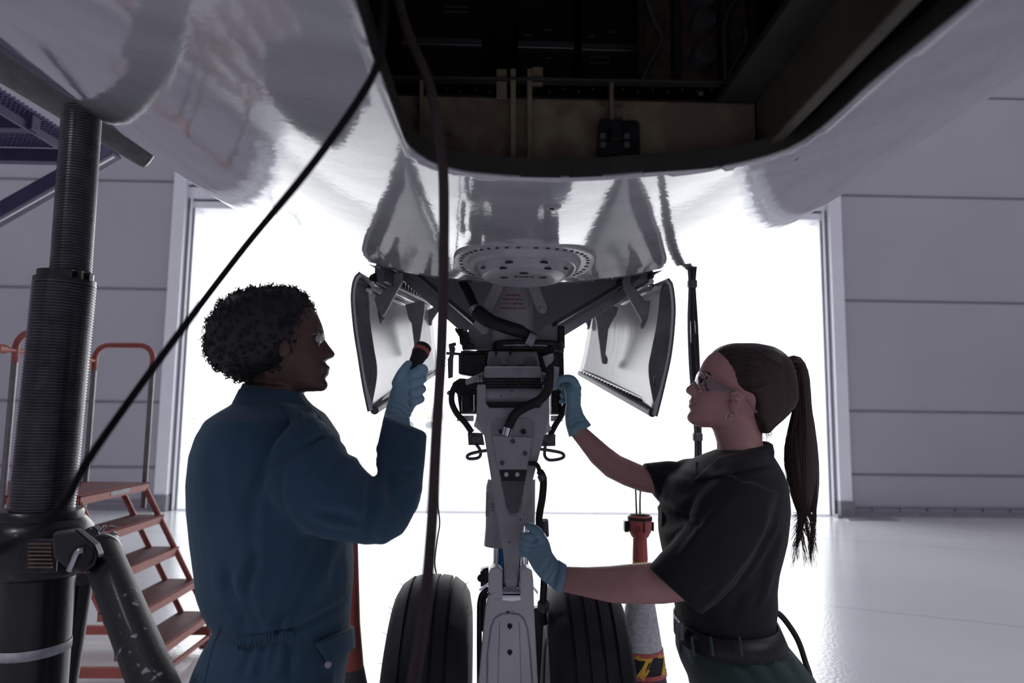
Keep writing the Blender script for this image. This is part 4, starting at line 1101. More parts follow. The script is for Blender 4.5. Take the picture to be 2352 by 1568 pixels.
for px, py, z, dep in ((490, 1384, .19, .20), (457, 1308, .38, .20), (413, 1233, .57, .20), (378, 1164, .76, .20), (345, 1090, .955, .95)):
    xr = U(px, py, YF).x; levels.append((xr, z, dep))
for i, (xr, z, dep) in enumerate(levels):
    g = G(); g.box2((xr - dep, YN, z - .006), (xr, YF, z)); tr = part(g, 'platform' if i == 4 else 'step_tread', treadm, st)
    g = G()
    g.box2((xr - .004, YN, z - .045), (xr, YF, z + .002)); g.box2((xr - dep, YN, z - .045), (xr - dep + .004, YF, z)); g.box2((xr - dep, YN, z - .045), (xr, YN + .004, z + .001)); g.box2((xr - dep, YF - .004, z - .045), (xr, YF, z + .001))
    part(g, 'tread_rim', M['orange'], tr)
    if i == 4:
        g = G(); g.box2((xr, YN + .28, z - .032), (xr + .002, YN + .48, z - .008)); part(g, 'placard', M['jack_tape'], tr)
    g = G(); rr = random.Random(i)
    for k in range(46): g.box((xr + .001, YN + .01 + k * .0153, z + .002), (.006, .007, .006))
    q = part(g, 'tread_teeth', M['orange'], tr); q['kind'] = 'stuff'
xb, xt = levels[0][0], levels[4][0]
for Y in (YN + .02, YF - .02):
    for o_ in (-.17, -.02):
        g = G(); g.tube([(xb + o_, Y, .17), (xt + o_, Y, .93)], .017, 10); part(g, 'stringer', M['orange'], st, auto=40)
    g = G(); g.bar((xb + .0, Y, .085), (xt - .9, Y, .085), .03, .05); part(g, 'base_rail', M['orange'], st, bevel=.003)
    g = G(); g.cyl((xb - .01, Y, .17), (xb - .01, Y, .03), .016, 12); g.lathe((xb - .01, Y, 0), (0, 0, 1), [(.05, 0), (.05, .012), (.02, .02), (.016, .04)], 20); part(g, 'foot', M['dark_metal'] if 0 else M['orange'], st, auto=40)
    for xx in (xt - .9,):
        g = G(); g.tube([(xx, Y, .9), (xx, Y, .02)], .02, 10); part(g, 'leg', M['orange'], st, auto=40)
g = G(); g.tube([(xt - .05, YN + .02, .9), (xt - .26, YN + .02, .5), (xt - .30, YN + .02, .09)], .018, 10); part(g, 'brace', M['orange'], st, auto=40)
g = G(); g.bar((xb - .01, YN, .05), (xb - .01, YF, .05), .02, .02); part(g, 'cross_rail', M['orange'], st)
g = G(); g.tube([(xt - .9, YN, .5), (xt - .9, YF, .5)], .016, 10); part(g, 'cross_rail', M['orange'], st)
for Y in (YN, YF):
    g = G(); px0, px1 = xt - .03, xt - .39
    for xx in (px0, px1): g.cyl((xx, Y, .80), (xx, Y, 1.66), .0155, 12)
    hr = part(g, 'handrail_post', M['steel_dark'] if 'steel_dark' in M else M['dark_metal'], st, auto=40)
    g = G(); R_ = .085; zt_ = 1.80
    path = [(px0, Y, 1.64), (px0, Y, zt_ - R_)] + [(px0 - R_ + R_ * math.cos(a), Y, zt_ - R_ + R_ * math.sin(a)) for a in np.linspace(.2, PI / 2, 6)] + [(px1 + R_ - R_ * math.sin(a), Y, zt_ - R_ + R_ * math.cos(a)) for a in np.linspace(0, PI / 2 - .2, 6)] + [(px1, Y, zt_ - R_), (px1, Y, 1.64)]
    g.tube(path, .0165, 12); part(g, 'handrail_grip', M['orange'], hr, smooth=True)
g = G(); g.tube([(xt - .39, YN - .10, 1.70), (xt - .39, YF + .02, 1.70)], .013, 10); g.cyl((xt - .39, YN - .14, 1.70), (xt - .39, YN - .08, 1.70), .024, 14); g.box((xt - .41, YF - .06, 1.69), (.04, .06, .09)); part(g, 'gate_bar', M['orange'], st, auto=40)

# ================================================================== VIOLET ACCESS STAGING AND BUMPER RAIL, upper left
stg = thing('access_staging', (-3.4, 3.2, 0), 'dark violet steel access staging with mesh deck high on the left', 'scaffold')
zd = U(60, 335, 3.6).z
mesh_m = mat('violet_expanded_mesh', (0.10, 0.08, 0.17), .4, metal=.3)
g = G(); xa, xb_ = -4.6, -2.28; ya, yb = 2.35, 3.75; nb = 46
for i in range(nb):
    y = ya + (yb - ya) * i / nb; g.box((((xa + xb_) / 2), y, zd + .05), (xb_ - xa, .008, .022))
for i in range(90):
    x = xa + (xb_ - xa) * i / 90; g.box((x, (ya + yb) / 2, zd + .056), (.006, yb - ya, .012))
d_ = part(g, 'mesh_deck', mesh_m, stg); d_['kind'] = 'stuff'
for y in (ya, 2.85, 3.3, yb):
    g = G(); g.box2((xa, y - .03, zd - .04), (xb_, y + .03, zd + .035)); part(g, 'joist', M['purple'], stg, bevel=.003)
g = G(); g.box2((xb_ - .03, ya, zd - .05), (xb_ - .02, yb, zd + .0)); part(g, 'edge_beam', M['purple'], stg, bevel=.004)
g = G(); A = U(-120, 560, 3.3); B = U(262, 345, 3.3); g.bar(A, B, .07, .085, up=(0, 1, 0)); part(g, 'diagonal_brace', M['purple'], stg, bevel=.004)
g = G(); g.bar(U(-120, 575, 3.26), U(262, 360, 3.26), .004, .012, up=(0, 1, 0)); part(g, 'brace_lip', M['bright_edge'], stg)
for x in (-4.5,):
    for y in (ya + .1, yb - .1):
        g = G(); g.box2((x - .05, y - .05, 0), (x + .05, y + .05, zd)); g.box2((x - .12, y - .12, 0), (x + .12, y + .12, .015)); part(g, 'column', M['purple'], stg, bevel=.004)
M['bumper'] = mat('scuffed_grey_rubber_bumper', (.11, .11, .115), .5, var=.25, vscale=30, bump=.25, bscale=70, coat=.2)
g = G(); A = U(-140, 60, 2.1); B = U(350, 360, 2.55); g.tube([A, A.lerp(B, .5), A.lerp(B, .97), A.lerp(B, .99), B], [.056, .056, .056, .053, .040], 24, flat=((0, 1, 0), 1))
g.bar(A + Vector((0, .02, .05)), B + Vector((0, .02, .05)), .05, .02); bp_ = part(g, 'bumper_rail', M['bumper'], stg, auto=40)
g = G()
for t in (.35, .55, .72): p = A.lerp(B, t) + Vector((0, -.047, .0)); g.cyl(p, p + Vector((0, -.004, 0)), .006, 10)
part(g, 'bolt', M['black_metal'], bp_)

# ================================================================== HOSES AND CABLES
def full(P, up=.5):
    'carry a hanging hose up into the bay and down to the floor'
    a, b = P[0], P[-1]
    return [a + Vector((0, .02, up)), a + Vector((0, .005, up * .4))] + P + [b + Vector((.01, 0, -.25 * b.z)), Vector((b.x + .08, b.y + .02, .35)), Vector((b.x + .22, b.y + .05, .05)), Vector((b.x + .45, b.y + .05, .008))]
g = G(); g.tube(full(upath(((880, -60, .62), (880, 60, .64), (866, 150, .66), (810, 250, .68), (700, 400, .72), (560, 570, .78), (400, 780, .8), (290, 930, .78), (200, 1060, .72), (150, 1150, .66), (90, 1215, .60), (20, 1250, .52), (-80, 1300, .45)), 8)), .0042, 12)
tag(g.build('cable', mat('matt_black_cable', (.008, .007, .009), .85, spec=.2), None, smooth=True), 'thin black cable looping from the hatch down past the jack', 'cable')
def flat_tube(nm, pts, r, m, label, cat, flat=.35, k=8):
    g = G(); P = upath(pts, k); g.tube(full(P) if nm == 'hose' else P, r, 12, flat=((0, 1, 0), flat)); return tag(g.build(nm, m, None, smooth=True), label, cat)
flat_tube('hose', ((905, -40, .86), (935, 70, .86), (985, 190, .86), (1010, 320, .86), (1019, 420, .85), (1019, 600, .84), (1014, 800, .82), (1002, 1000, .80), (992, 1200, .78), (975, 1400, .74), (950, 1568, .70), (930, 1700, .66)), .0066, M['brown_hose'], 'flat brown hose hanging from the open belly hatch', 'hose', .6)
flat_tube('cord', ((1018, 410, 2.5), (1018, 800, 2.5), (1006, 1060, 2.5), (1004, 1120, 2.5), (1005, 1160, 2.5), (1010, 1200, 2.5), (1004, 1240, 2.5), (998, 1290, 2.5), (1004, 1340, 2.5), (1008, 1500, 2.52), (1010, 1820, 2.52)), .003, M['brown_hose'], 'thin twisted dark cord beside the left tire', 'cord', .7)
bd_ = thing('hose_bundle', U(1600, 900, 2.35), 'bundle of dark hoses strapped together behind the ponytailed person', 'hose')
for k, (dx, dm, m_) in enumerate(((-9, -7, M['dark_metal']), (-3, 0, M['black']), (3, 2, M['brown_hose']), (8, 9, M['brown_hose']))):
    g = G(); g.tube(upath(((1590 + dx, 606, 2.35), (1590 + dx * .6, 655, 2.35), (1590 + dm * 1.1, 740, 2.35), (1596 + dx * 1.1, 850, 2.35), (1602 + dx * .7, 960, 2.35), (1604 + dx * .6, 1050, 2.35), (1602 + dx, 1200, 2.35), (1606 + dx, 1400, 2.35), (1612 + dx, 1568, 2.35), (1612 + dx, 1850, 2.35))), .0058, 10)
    part(g, 'hose', m_, bd_, smooth=True)
for py in (652, 1003):
    g = G(); c = U(1590 + (py - 652) * .035, py, 2.35); g.box(c, (.032, .026, .03)); part(g, 'strap', M['dark_metal'], bd_, bevel=.006)

# ================================================================== CONES
M['cone_white'] = mat('reflective_white_sleeve', (.50, .50, .53), .45, var=.25, vscale=70, bump=.2, bscale=150)
M['cone_red'] = mat('faded_red_cone_plastic', (.42, .10, .08), .5, var=.1, vscale=9)
M['cone_grey'] = mat('grimy_dark_cone_plastic', (.07, .07, .075), .6, var=.2, vscale=14)
M['yellow'] = mat('hazard_yellow', (.75, .45, .06), .5)
M['lamp_red'] = mat('red_lamp_plastic', (.50, .10, .09), .35, var=.05, coat=.3)
YK = 2.30
cb = U(1474, 1568, YK); 
def wz(py): return U(1470, py, YK).z
cx = U(1471, 1400, YK).x
cone = thing('traffic_cone', (cx, YK, 0), 'white-sleeved hazard cone carrying a red lamp behind the right tire', 'traffic cone')
def crad(z): return np.interp(z, [0, .06, wz(1480), wz(1290)], [.17, .155, .066, .024])
g = G(); z1 = wz(1290); z2 = wz(1485); z3 = wz(1542)
def sec_(za, zb_, off=0, n=8): return [(crad(za + (zb_ - za) * i / n) + off, za + (zb_ - za) * i / n) for i in range(n + 1)]
g.lathe((cx, YK, 0), (0, 0, 1), [(crad(.04), .04)] + sec_(.05, z1) + [(.001, z1 + .001)], 48); bdy = part(g, 'cone_body', M['cone_grey'], cone, auto=40)
g = G(); g.lathe((cx, YK, 0), (0, 0, 1), sec_(z2, z1 - .01, .002), 48, cap=False); part(g, 'reflective_sleeve', M['cone_white'], bdy, smooth=True)
g = G(); g.lathe((cx, YK, 0), (0, 0, 1), sec_(z3 , z2, .003), 48, cap=False); part(g, 'hazard_band', M['black_text'], bdy, smooth=True)
for za, zb_ in ((z2 - .012, z2), (z3 - .002, z3 + .012)):
    g = G(); g.lathe((cx, YK, 0), (0, 0, 1), sec_(za, zb_, .0045, 2), 48, cap=False); part(g, 'red_stripe', M['lamp_red'], bdy, smooth=True)
def onband(u, v, off=.005):
    "u = angle around from the front, v = 0..1 up the band"
    z = z3 + (z2 - z3) * v; r = crad(z) + off
    return Vector((cx + r * math.sin(u), YK - r * math.cos(u), z))
for u0 in (-1.55, -.45, .65, 1.75):
    g = G(); pl = [(.02, .10), (.28, .10), (.33, .0), (.62, .42), (.52, .42), (.82, .88), (.2, .88), (.14, .96), (-.06, .82), (.2, .76), (.45, .76), (.3, .5)]
    P0 = [onband(u0 + a, b_) for a, b_ in pl]; P1 = [onband(u0 + a, b_, .0035) for a, b_ in pl]; n_ = len(pl)
    g.add(P0 + P1, [tuple(range(n_))] + [(i, (i + 1) % n_, n_ + (i + 1) % n_, n_ + i) for i in range(n_)]); part(g, 'zigzag_mark', M['yellow'], bdy)
g = G(); g.prism([(cx + s * .2, YK + t * .2, 0) for s, t in ((-1, -1), (1, -1), (1, 1), (-1, 1))], (0, 0, .045)); part(g, 'base', M['cone_grey'], cone, bevel=.012)
# lamp on top
lmp = thing('warning_lamp', (cx, YK, z1), 'red battery warning lamp with handwritten number on the white cone', 'lamp')
g = G(); c0 = Vector((cx, YK, 0)); zz = lambda py: wz(py)
g.lathe(c0, (0, 0, 1), [(.022, zz(1287)), (.0255, zz(1285)), (.023, zz(1235)), (.028, zz(1232)), (.038, zz(1218)), (.039, zz(1205)), (.040, zz(1192)), (.040, zz(1183)), (.036, zz(1182))], 32)
lh = part(g, 'lamp_housing', M['lamp_red'], lmp, auto=40)
g = G(); g.lathe(c0, (0, 0, 1), [(.041, zz(1193)), (.041, zz(1187)), (.033, zz(1180)), (.02, zz(1178)), (.001, zz(1178))], 32); part(g, 'lamp_cap', M['black_metal'], lmp, auto=40)
g = G(); g.box((cx - .046, YK, zz(1208)), (.014, .03, .036)); g.box((cx + .042, YK, zz(1208)), (.008, .02, .03)); part(g, 'battery_catch', M['black_metal'], lmp, bevel=.003)
g = G(); g.box((cx + .006, YK - .04, zz(1206)), (.003, .004, .035)); part(g, 'seam', M['black_text'], lh)
text('lamp_number', '12', (cx - .015, YK - .0415, zz(1209)), .02, M['black_text'], lh, (1, 0, 0), (0, 0, 1))
g = G(); g.tube(upath(((1462, 1178, YK), (1461, 1150, YK), (1460, 1100, YK + .05), (1465, 1078, YK + .07), (1471, 1100, YK + .05), (1470, 1150, YK), (1470, 1178, YK))), .0028, 8); part(g, 'carry_strap', M['black_metal'], lmp, smooth=True)
g = G(); g.lathe(c0, (0, 0, 1), [(.0235, zz(1294)), (.0255, zz(1287)), (.022, zz(1286))], 24); part(g, 'tape_wrap', M['yellow'], lmp, smooth=True)
# second cone, half hidden behind the person in blue
c2 = U(786, 1568, 2.1); 
rc = thing('traffic_cone', (c2.x, 2.1, 0), 'faded red cone with a grey base half hidden behind the blue coverall', 'traffic cone')
zt2_ = U(808, 1236, 2.1).z; zg = U(800, 1530, 2.1).z
g = G(); g.lathe((c2.x + .012, 2.1, 0), (0, 0, 1), [(.001, zt2_), (.018, zt2_ - .001), (.020, zt2_ - .02), (.034, zg + .12), (.048, zg)], 32); part(g, 'cone_body', M['cone_red'], rc, auto=40)
g = G(); g.lathe((c2.x + .012, 2.1, 0), (0, 0, 1), [(.048, zg), (.0485, zg), (.06, zg - .05), (.10, .30), (.15, .05)], 32, cap=False); part(g, 'cone_skirt', M['cone_grey'], rc, auto=40)
g = G(); g.prism([(c2.x + .012 + s * .2, 2.1 + t * .2, 0) for s, t in ((-1, -1), (1, -1), (1, 1), (-1, 1))], (0, 0, .05)); part(g, 'base', M['cone_grey'], rc, bevel=.012)

# ================================================================== PEOPLE
M['coverall'] = mat('teal_navy_cotton_twill', (0.028, 0.075, 0.125), .85, var=.12, vscale=6, bump=.12, bscale=260, sheen=.12)
M['skin_dark'] = mat('deep_brown_skin', (0.10, 0.052, 0.042), .45, var=.08, vscale=20, bump=.03, bscale=200)
M['skin'] = mat('fair_skin', (0.50, 0.27, 0.25), .5, var=.06, vscale=20, bump=.03, bscale=200)
M['hair_black'] = mat('black_curly_hair', (0.020, 0.017, 0.022), .55)
M['hair_brown'] = mat('dark_brown_hair', (0.042, 0.022, 0.018), .42, var=.4, vscale=60, stretch=(1, 1, .1))
M['glove'] = mat('pale_blue_nitrile_glove', (0.24, 0.40, 0.50), .42, var=.08, vscale=18, bump=.15, bscale=40)
M['shirt'] = mat('charcoal_polo_cotton', (0.009, 0.008, 0.0105), .85, var=.12, vscale=9, bump=.1, bscale=300, sheen=.06)
M['trouser'] = mat('bottle_green_work_cotton', (0.017, 0.042, 0.038), .85, var=.12, vscale=9, bump=.1, bscale=240, sheen=.2)
M['boot'] = mat('black_boot_leather', (0.02, 0.02, 0.022), .4)
M['lens'] = mat('clear_safety_lens', (.97, .97, .98), .02, trans=1.0, ior=1.1)
M['lens_arm'] = mat('clear_plastic_temple', (.55, .46, .50), .15, trans=.75, ior=1.15)
M['eye_white'] = mat('eye_white', (.6, .56, .55), .2)
M['iris'] = mat('dark_iris', (.03, .02, .02), .15)
M['lip'] = mat('soft_lip', (.36, .16, .15), .4)

def finger(g, pts, r0, r1, k=5):
    P = upath(pts, k); n = len(P); g.tube(P, [r0 + (r1 - r0) * i / (n - 1) for i in range(n)], 10); g.ball(P[-1], r1, 6); g.ball(P[0], r0, 6)

def legs_to_floor(g, hipL, hipR, Yh, knee_dx=0):
    pass

# ------------------------------------------------ person in the blue coverall
p1 = thing('person', (U(640, 1300, 1.38).x, 1.38, 0), 'person in dark teal coverall with short curly black hair, aiming a flashlight', 'person')
Y1 = 1.38
g = G()
face = [(688, 600, 700, .045), (700, 575, 712, .06), (715, 560, 724, .068), (730, 550, 732, .072), (745, 545, 738, .074), (760, 541, 742, .075), (775, 540, 744.5, .075), (785, 540, 743, .074), (800, 542, 742, .073),
        (815, 545, 745, .070), (828, 548, 746, .066), (845, 552, 748, .060), (860, 556, 747, .054), (870, 560, 745, .050), (882, 565, 749, .045), (891, 570, 745, .040), (899, 578, 728, .034)]
g.sec([(a, y, b, y, Y1, t * .97) for y, a, b, t in face], 32, 2.15)
g.sec([(742, 782, 748, 782, Y1, .009), (738, 795, 757, 795, Y1, .012), (738, 806, 766, 806, Y1, .015), (738, 813, 770, 813, Y1, .017), (738, 820, 766, 820, Y1, .018), (738, 826, 752, 826, Y1, .014)], 16)     # nose
g.sec([(736, 834, 748, 834, Y1, .014), (736, 843, 758, 842, Y1, .021), (736, 849, 756, 849, Y1, .022)], 14)
g.sec([(736, 851, 754, 851, Y1, .02), (736, 858, 755.5, 858, Y1, .02), (736, 866, 749, 866, Y1, .014)], 14)
g.ball(U(736, 884, Y1), .015, 8, (1, 1.2, .9))
for yy in (Y1 - .026, Y1 + .026): g.ball(U(733, 762, yy), .012, 8, (.8, 1.5, .6))
g.sec([(570, 880, 700, 893, Y1, .055), (582, 910, 690, 915, Y1, .053), (584, 945, 686, 945, Y1, .06), (575, 985, 700, 985, Y1, .075)], 24)   # neck
g.ball(U(652, 800, Y1 - .076), .016, 8, (.8, .35, 1.2))
head = fuse(g, 'head_and_neck', M['skin_dark'], p1, .0032, 3)
# curly hair: dense core and many tight curls
g = G()
hair = [(662, 622, 676, .03), (670, 585, 695, .055), (682, 545, 706, .08), (698, 520, 716, .093), (715, 506, 720, .1), (735, 494, 722, .105), (755, 485, 721, .106), (778, 480, 718, .105), (800, 478, 716, .1), (820, 484, 708, .097), (838, 496, 692, .09), (852, 512, 664, .08), (864, 535, 628, .06), (874, 552, 610, .05)]
g.sec([(a, y, b, y, Y1 + .002, t) for y, a, b, t in hair], 32, 2.1)
hc = fuse(g, 'hair', M['hair_black'], p1, .006, 3)
tr = bvh(hc)
rr = random.Random(11); g = G(); vs = hc.data.vertices
for k in range(1900):
    v = vs[rr.randrange(len(vs))]; n = v.normal; p = v.co - n * .004
    w = (p - CP).normalized()
    face_side = PX(p)[0] > 700
    if v.co.z < U(600, 850, Y1).z and rr.random() < .3: continue
    a = n.orthogonal().normalized(); b = n.cross(a); ph = rr.uniform(0, 6.28); R_ = rr.uniform(.002, .0042); hgt = rr.uniform(.006, .017) * (.7 if face_side else 1)
    tw = rr.uniform(1.1, 1.9); lean = Vector((rr.uniform(-.5, .5), rr.uniform(-.5, .5), rr.uniform(-.6, .2))) * .5
    d = (n + lean).normalized(); a = d.orthogonal().normalized(); b = d.cross(a)
    pts = [p + d * (hgt * t / 8) + (a * math.cos(ph + t / 8 * tw * 6.28) + b * math.sin(ph + t / 8 * tw * 6.28)) * R_ for t in range(9)]
    g.tube(pts, [.0011] * 6 + [.0008, .0006, .0004], 4)
cz = g.build('curl', M['hair_black'], None, smooth=True); cz.parent = hc; cz['kind'] = 'stuff'
# eye area and clear glasses
for Ye in (Y1 - .034, Y1 + .034):
    g = G(); g.ball(U(734, 778, Ye), .0085, 8); e_ = g.build('eye', M['eye_white'], p1, smooth=True)
g = G(); ln = []
for py, xo in ((762, 0), (772, 3), (784, 3.5), (796, 0)):
    ln.append([U(741 + xo - abs(k - 4) ** 1.6 * 1.5, py, Y1 - .062 + .124 * k / 8) for k in range(9)])
v = [p for r in ln for p in r]; g.add(v, [(i * 9 + j, i * 9 + j + 1, (i + 1) * 9 + j + 1, (i + 1) * 9 + j) for i in range(3) for j in range(8)])
gl = g.build('safety_glasses', M['lens'], p1, smooth=True); s_ = gl.modifiers.new('s', 'SOLIDIFY'); s_.thickness = .0018
g = G(); g.tube([U(731, 766, Y1 - .064), U(715, 768, Y1 - .071)], .0012, 6, flat=((0, 1, 0), .5)); k = g.build('temple_arm', M['lens_arm'], None, smooth=True); k.parent = gl

# coverall: torso, sleeve, legs in one cloth
g = G()
T = [(893, 568, 690, .055), (915, 556, 700, .075), (932, 540, 715, .10), (948, 522, 735, .15), (965, 504, 745, .185), (1000, 484, 768, .20), (1040, 471, 775, .205), (1100, 462, 785, .20), (1160, 460, 790, .19), (1230, 463, 802, .178), (1300, 470, 806, .168),
     (1350, 474, 805, .16), (1385, 486, 802, .155), (1420, 507, 799, .15), (1440, 505, 797, .152), (1470, 487, 799, .165), (1510, 470, 796, .18), (1568, 452, 785, .19), (1660, 440, 775, .19)]
g.sec([(a, y, b, y, Y1, t) for y, a, b, t in T], 36, 2.25)
S = [(700, 952, 620, 1120, 1.27, .10), (738, 970, 655, 1175, 1.25, .092), (775, 1008, 705, 1222, 1.24, .085), (815, 1058, 775, 1238, 1.24, .075), (848, 1092, 840, 1248, 1.25, .07), (864, 1098, 885, 1248, 1.26, .066), (868, 1090, 925, 1226, 1.28, .064), (866, 1075, 955, 1180, 1.31, .062),
     (864, 1050, 969, 1120, 1.34, .058), (868, 1020, 976, 1060, 1.37, .054), (874, 990, 979, 1022, 1.39, .05), (882, 956, 981, 994, 1.42, .046)]
g.sec(S, 28, 2.2)
S2 = [(690, 970, 740, 1090, 1.52, .07), (740, 1040, 790, 1160, 1.56, .065), (760, 1120, 800, 1210, 1.58, .055), (770, 1200, 806, 1222, 1.55, .045)]
g.sec(S2, 20)
for sg, yc in ((-1, 1.30), (1, 1.47)):
    g.sec([(470, 1560, 770, 1560, yc, .09), (478, 1800, 745, 1800, yc, .085), (500, 2100, 700, 2100, yc, .075)], 20, 2.2)
zhem = .12
bot = [U(500, 2100, 1.30), U(700, 2100, 1.30)]
for yc in (1.30, 1.47):
    a = U(500, 2100, yc); b = U(700, 2100, yc); rings = []
    for z in (a.z + .02, .4, .12):
        c = (a + b) / 2; w_ = .095 if z > .3 else .10
        rings.append([Vector((c.x + w_ * math.cos(2 * PI * j / 20), yc + .075 * math.sin(2 * PI * j / 20), z)) for j in range(20)])
    g.loft(rings)
F = [
 ([(742, 962, 1.2), (752, 985, 1.2), (738, 1005, 1.2), (690, 1040, 1.2)], .006, .004),
 ([(590, 905, 1.2), (640, 930, 1.2), (690, 975, 1.2), (715, 1005, 1.2)], .006, .0045),
 ([(700, 1010, 1.2), (650, 1045, 1.2), (610, 1090, 1.2), (585, 1160, 1.2), (578, 1240, 1.2)], .010, .007),
 ([(720, 1005, 1.2), (668, 1060, 1.2), (655, 1130, 1.2), (668, 1190, 1.2), (720, 1225, 1.2)], .009, .007),
 ([(700, 1180, 1.2), (760, 1210, 1.2), (830, 1226, 1.2)], .009, .006), ([(715, 1165, 1.2), (790, 1178, 1.2), (840, 1205, 1.2)], .010, .005),
 ([(846, 1090, 1.2), (852, 1150, 1.2), (846, 1215, 1.2), (856, 1250, 1.2)], .008, .007),
 ([(866, 1104, 1.2), (885, 1130, 1.2), (915, 1180, 1.2), (925, 1215, 1.2)], .009, .006), ([(870, 1098, 1.2), (890, 1112, 1.2), (915, 1118, 1.2)], .006, .006), ([(875, 1085, 1.2), (905, 1098, 1.2), (935, 1092, 1.2)], .007, .005),
 ([(935, 1215, 1.2), (945, 1180, 1.2), (965, 1140, 1.2)], .007, .004), ([(790, 1030, 1.2), (770, 1070, 1.2), (775, 1110, 1.2)], .010, .004), ([(772, 1010, 1.2), (800, 1045, 1.2), (840, 1060, 1.2)], .007, .004),
 ([(578, 1240, 1.2), (582, 1290, 1.2), (560, 1350, 1.2), (575, 1420, 1.2), (590, 1475, 1.2)], .009, .007), ([(710, 1240, 1.2), (700, 1310, 1.2), (660, 1400, 1.2), (650, 1450, 1.2)], .012, .007),
 ([(520, 1290, 1.2), (520, 1360, 1.2), (545, 1410, 1.2), (565, 1460, 1.2)], .012, .009), ([(495, 1400, 1.2), (530, 1430, 1.2), (560, 1465, 1.2)], .01, .006), ([(640, 1400, 1.2), (628, 1440, 1.2), (622, 1480, 1.2)], .007, .006),
 ([(555, 1470, 1.2), (600, 1475, 1.2), (650, 1462, 1.2), (720, 1440, 1.2), (800, 1415, 1.2)], .006, .004),
 ([(565, 1478, 1.2), (560, 1520, 1.2), (545, 1568, 1.2)], .008, .006), ([(592, 1480, 1.2), (588, 1520, 1.2), (590, 1568, 1.2)], .008, .007), ([(612, 1480, 1.2), (614, 1530, 1.2), (600, 1568, 1.2)], .008, .006), ([(635, 1475, 1.2), (650, 1520, 1.2), (655, 1568, 1.2)], .009, .004),
 ([(745, 1290, 1.2), (738, 1350, 1.2), (742, 1400, 1.2)], .009, .004), ([(775, 1280, 1.2), (768, 1340, 1.2), (778, 1400, 1.2)], .008, .004), ([(500, 1010, 1.2), (505, 1100, 1.2), (510, 1220, 1.2)], .016, .004), ([(540, 980, 1.2), (548, 1100, 1.2), (560, 1200, 1.2)], .02, .003)]
cov = fuse(g, 'coverall', M['coverall'], p1, .0055, 3, F)
ct = bvh(cov)
def on(tree, px, py, off, Yd): 
    h = hit(tree, px, py, off); return h if h is not None else U(px, py, Yd)
def seam_on(tree, pts, r, off, Yd, k=8):
    return [on(tree, q[0], q[1], off, Yd) for q in spline(pts, k)]
def sheet(tree, quad, off, Yd, th, nu=10, nv=8):
    "patch of cloth lying on a surface; quad = 4 outline pixels"
    g = G(); a, b, c, d = [np.array(q, float) for q in quad]; v = []
    for i in range(nv + 1):
        for j in range(nu + 1):
            s, t = j / nu, i / nv; q = (a * (1 - s) + b * s) * (1 - t) + (d * (1 - s) + c * s) * t
            v.append(on(tree, q[0], q[1], off, Yd))
    f = [(i * (nu + 1) + j, i * (nu + 1) + j + 1, (i + 1) * (nu + 1) + j + 1, (i + 1) * (nu + 1) + j) for i in range(nv) for j in range(nu)]
    g.add(v, f); return g
# collar standing at the neck, yoke and shoulder strap, pocket flap with stud
g = G(); g.sec([(547, 920, 704, 938, Y1, .083), (556, 900, 692, 912, Y1, .075), (565, 880, 682, 902, Y1, .067)], 32, 2.2, cap=False)
co = g.build('collar', M['coverall'], p1, smooth=True); s_ = co.modifiers.new('s', 'SOLIDIFY'); s_.thickness = .005
g = G(); g.sec([(543, 925, 706, 948, Y1, .089), (549, 912, 700, 932, Y1, .083), (557, 893, 690, 908, Y1, .074)], 32, 2.2, cap=False)
co2 = g.build('collar_fold', M['coverall'], None, smooth=True); s_ = co2.modifiers.new('s', 'SOLIDIFY'); s_.thickness = .004; co2.parent = co
st_ = sheet(ct, [(640, 925), (716, 935), (742, 1000), (700, 1020)], .004, Y1, 0); q = st_.build('shoulder_strap', M['coverall'], p1, smooth=True); s_ = q.modifiers.new('s', 'SOLIDIFY'); s_.thickness = .006
fl_ = sheet(ct, [(718, 1476), (800, 1438), (803, 1486), (745, 1520)], .006, Y1, 0); pk_ = fl_.build('pocket_flap', M['coverall'], p1, smooth=True); s_ = pk_.modifiers.new('s', 'SOLIDIFY'); s_.thickness = .006
g = G(); c = on(ct, 745, 1524, .009, Y1); g.cyl(c, c + Vector((0, -.003, 0)), .006, 16); q = g.build('stud', M['steel'], None, auto=40); q.parent = pk_
for nm, pts in (('seam', ((716, 1478), (760, 1460), (802, 1436))), ('seam', ((655, 1475), (660, 1568))), ('seam', ((506, 1440), (485, 1500), (470, 1568)))):
    g = G(); g.tube(seam_on(ct, pts, 0, .0005, Y1), .0012, 6); q = g.build(nm, M['coverall'], p1, smooth=True)
# elasticated waist gathers
g = G()
for k in range(20):
    x = 548 + k * 6.4; g.tube([on(ct, x, 1462 - k * .9, .001, Y1), on(ct, x + 1, 1476 - k * .9, .004, Y1), on(ct, x + 2, 1490 - k * .9, .001, Y1)], [.0022, .0036, .002], 6)
q = g.build('waist_gather', M['coverall'], p1, smooth=True); q['kind'] = 'stuff'
def boots(parent, spots, dirx):
    for (x, y) in spots:
        g = G(); rings = []
        for t, hh, ww in ((-.09, .05, .035), (-.07, .09, .042), (-.02, .11, .045), (.04, .085, .048), (.12, .06, .05), (.17, .045, .042), (.19, .03, .025)):
            rings.append([Vector((x + dirx * t, y + ww * math.cos(2 * PI * j / 16), .012 + hh * (.5 + .5 * math.sin(2 * PI * j / 16)))) for j in range(16)])
        g.loft(rings); g.cyl((x - dirx * .03, y, .05), (x - dirx * .03, y, .2), .052, 18, .058); b_ = g.build('boot', M['boot'], parent, auto=50)
        g = G(); g.box((x + dirx * .05, y, .011), (.27, .09, .022)); s2 = g.build('sole', M['black'], None, bevel=.008); s2.parent = b_
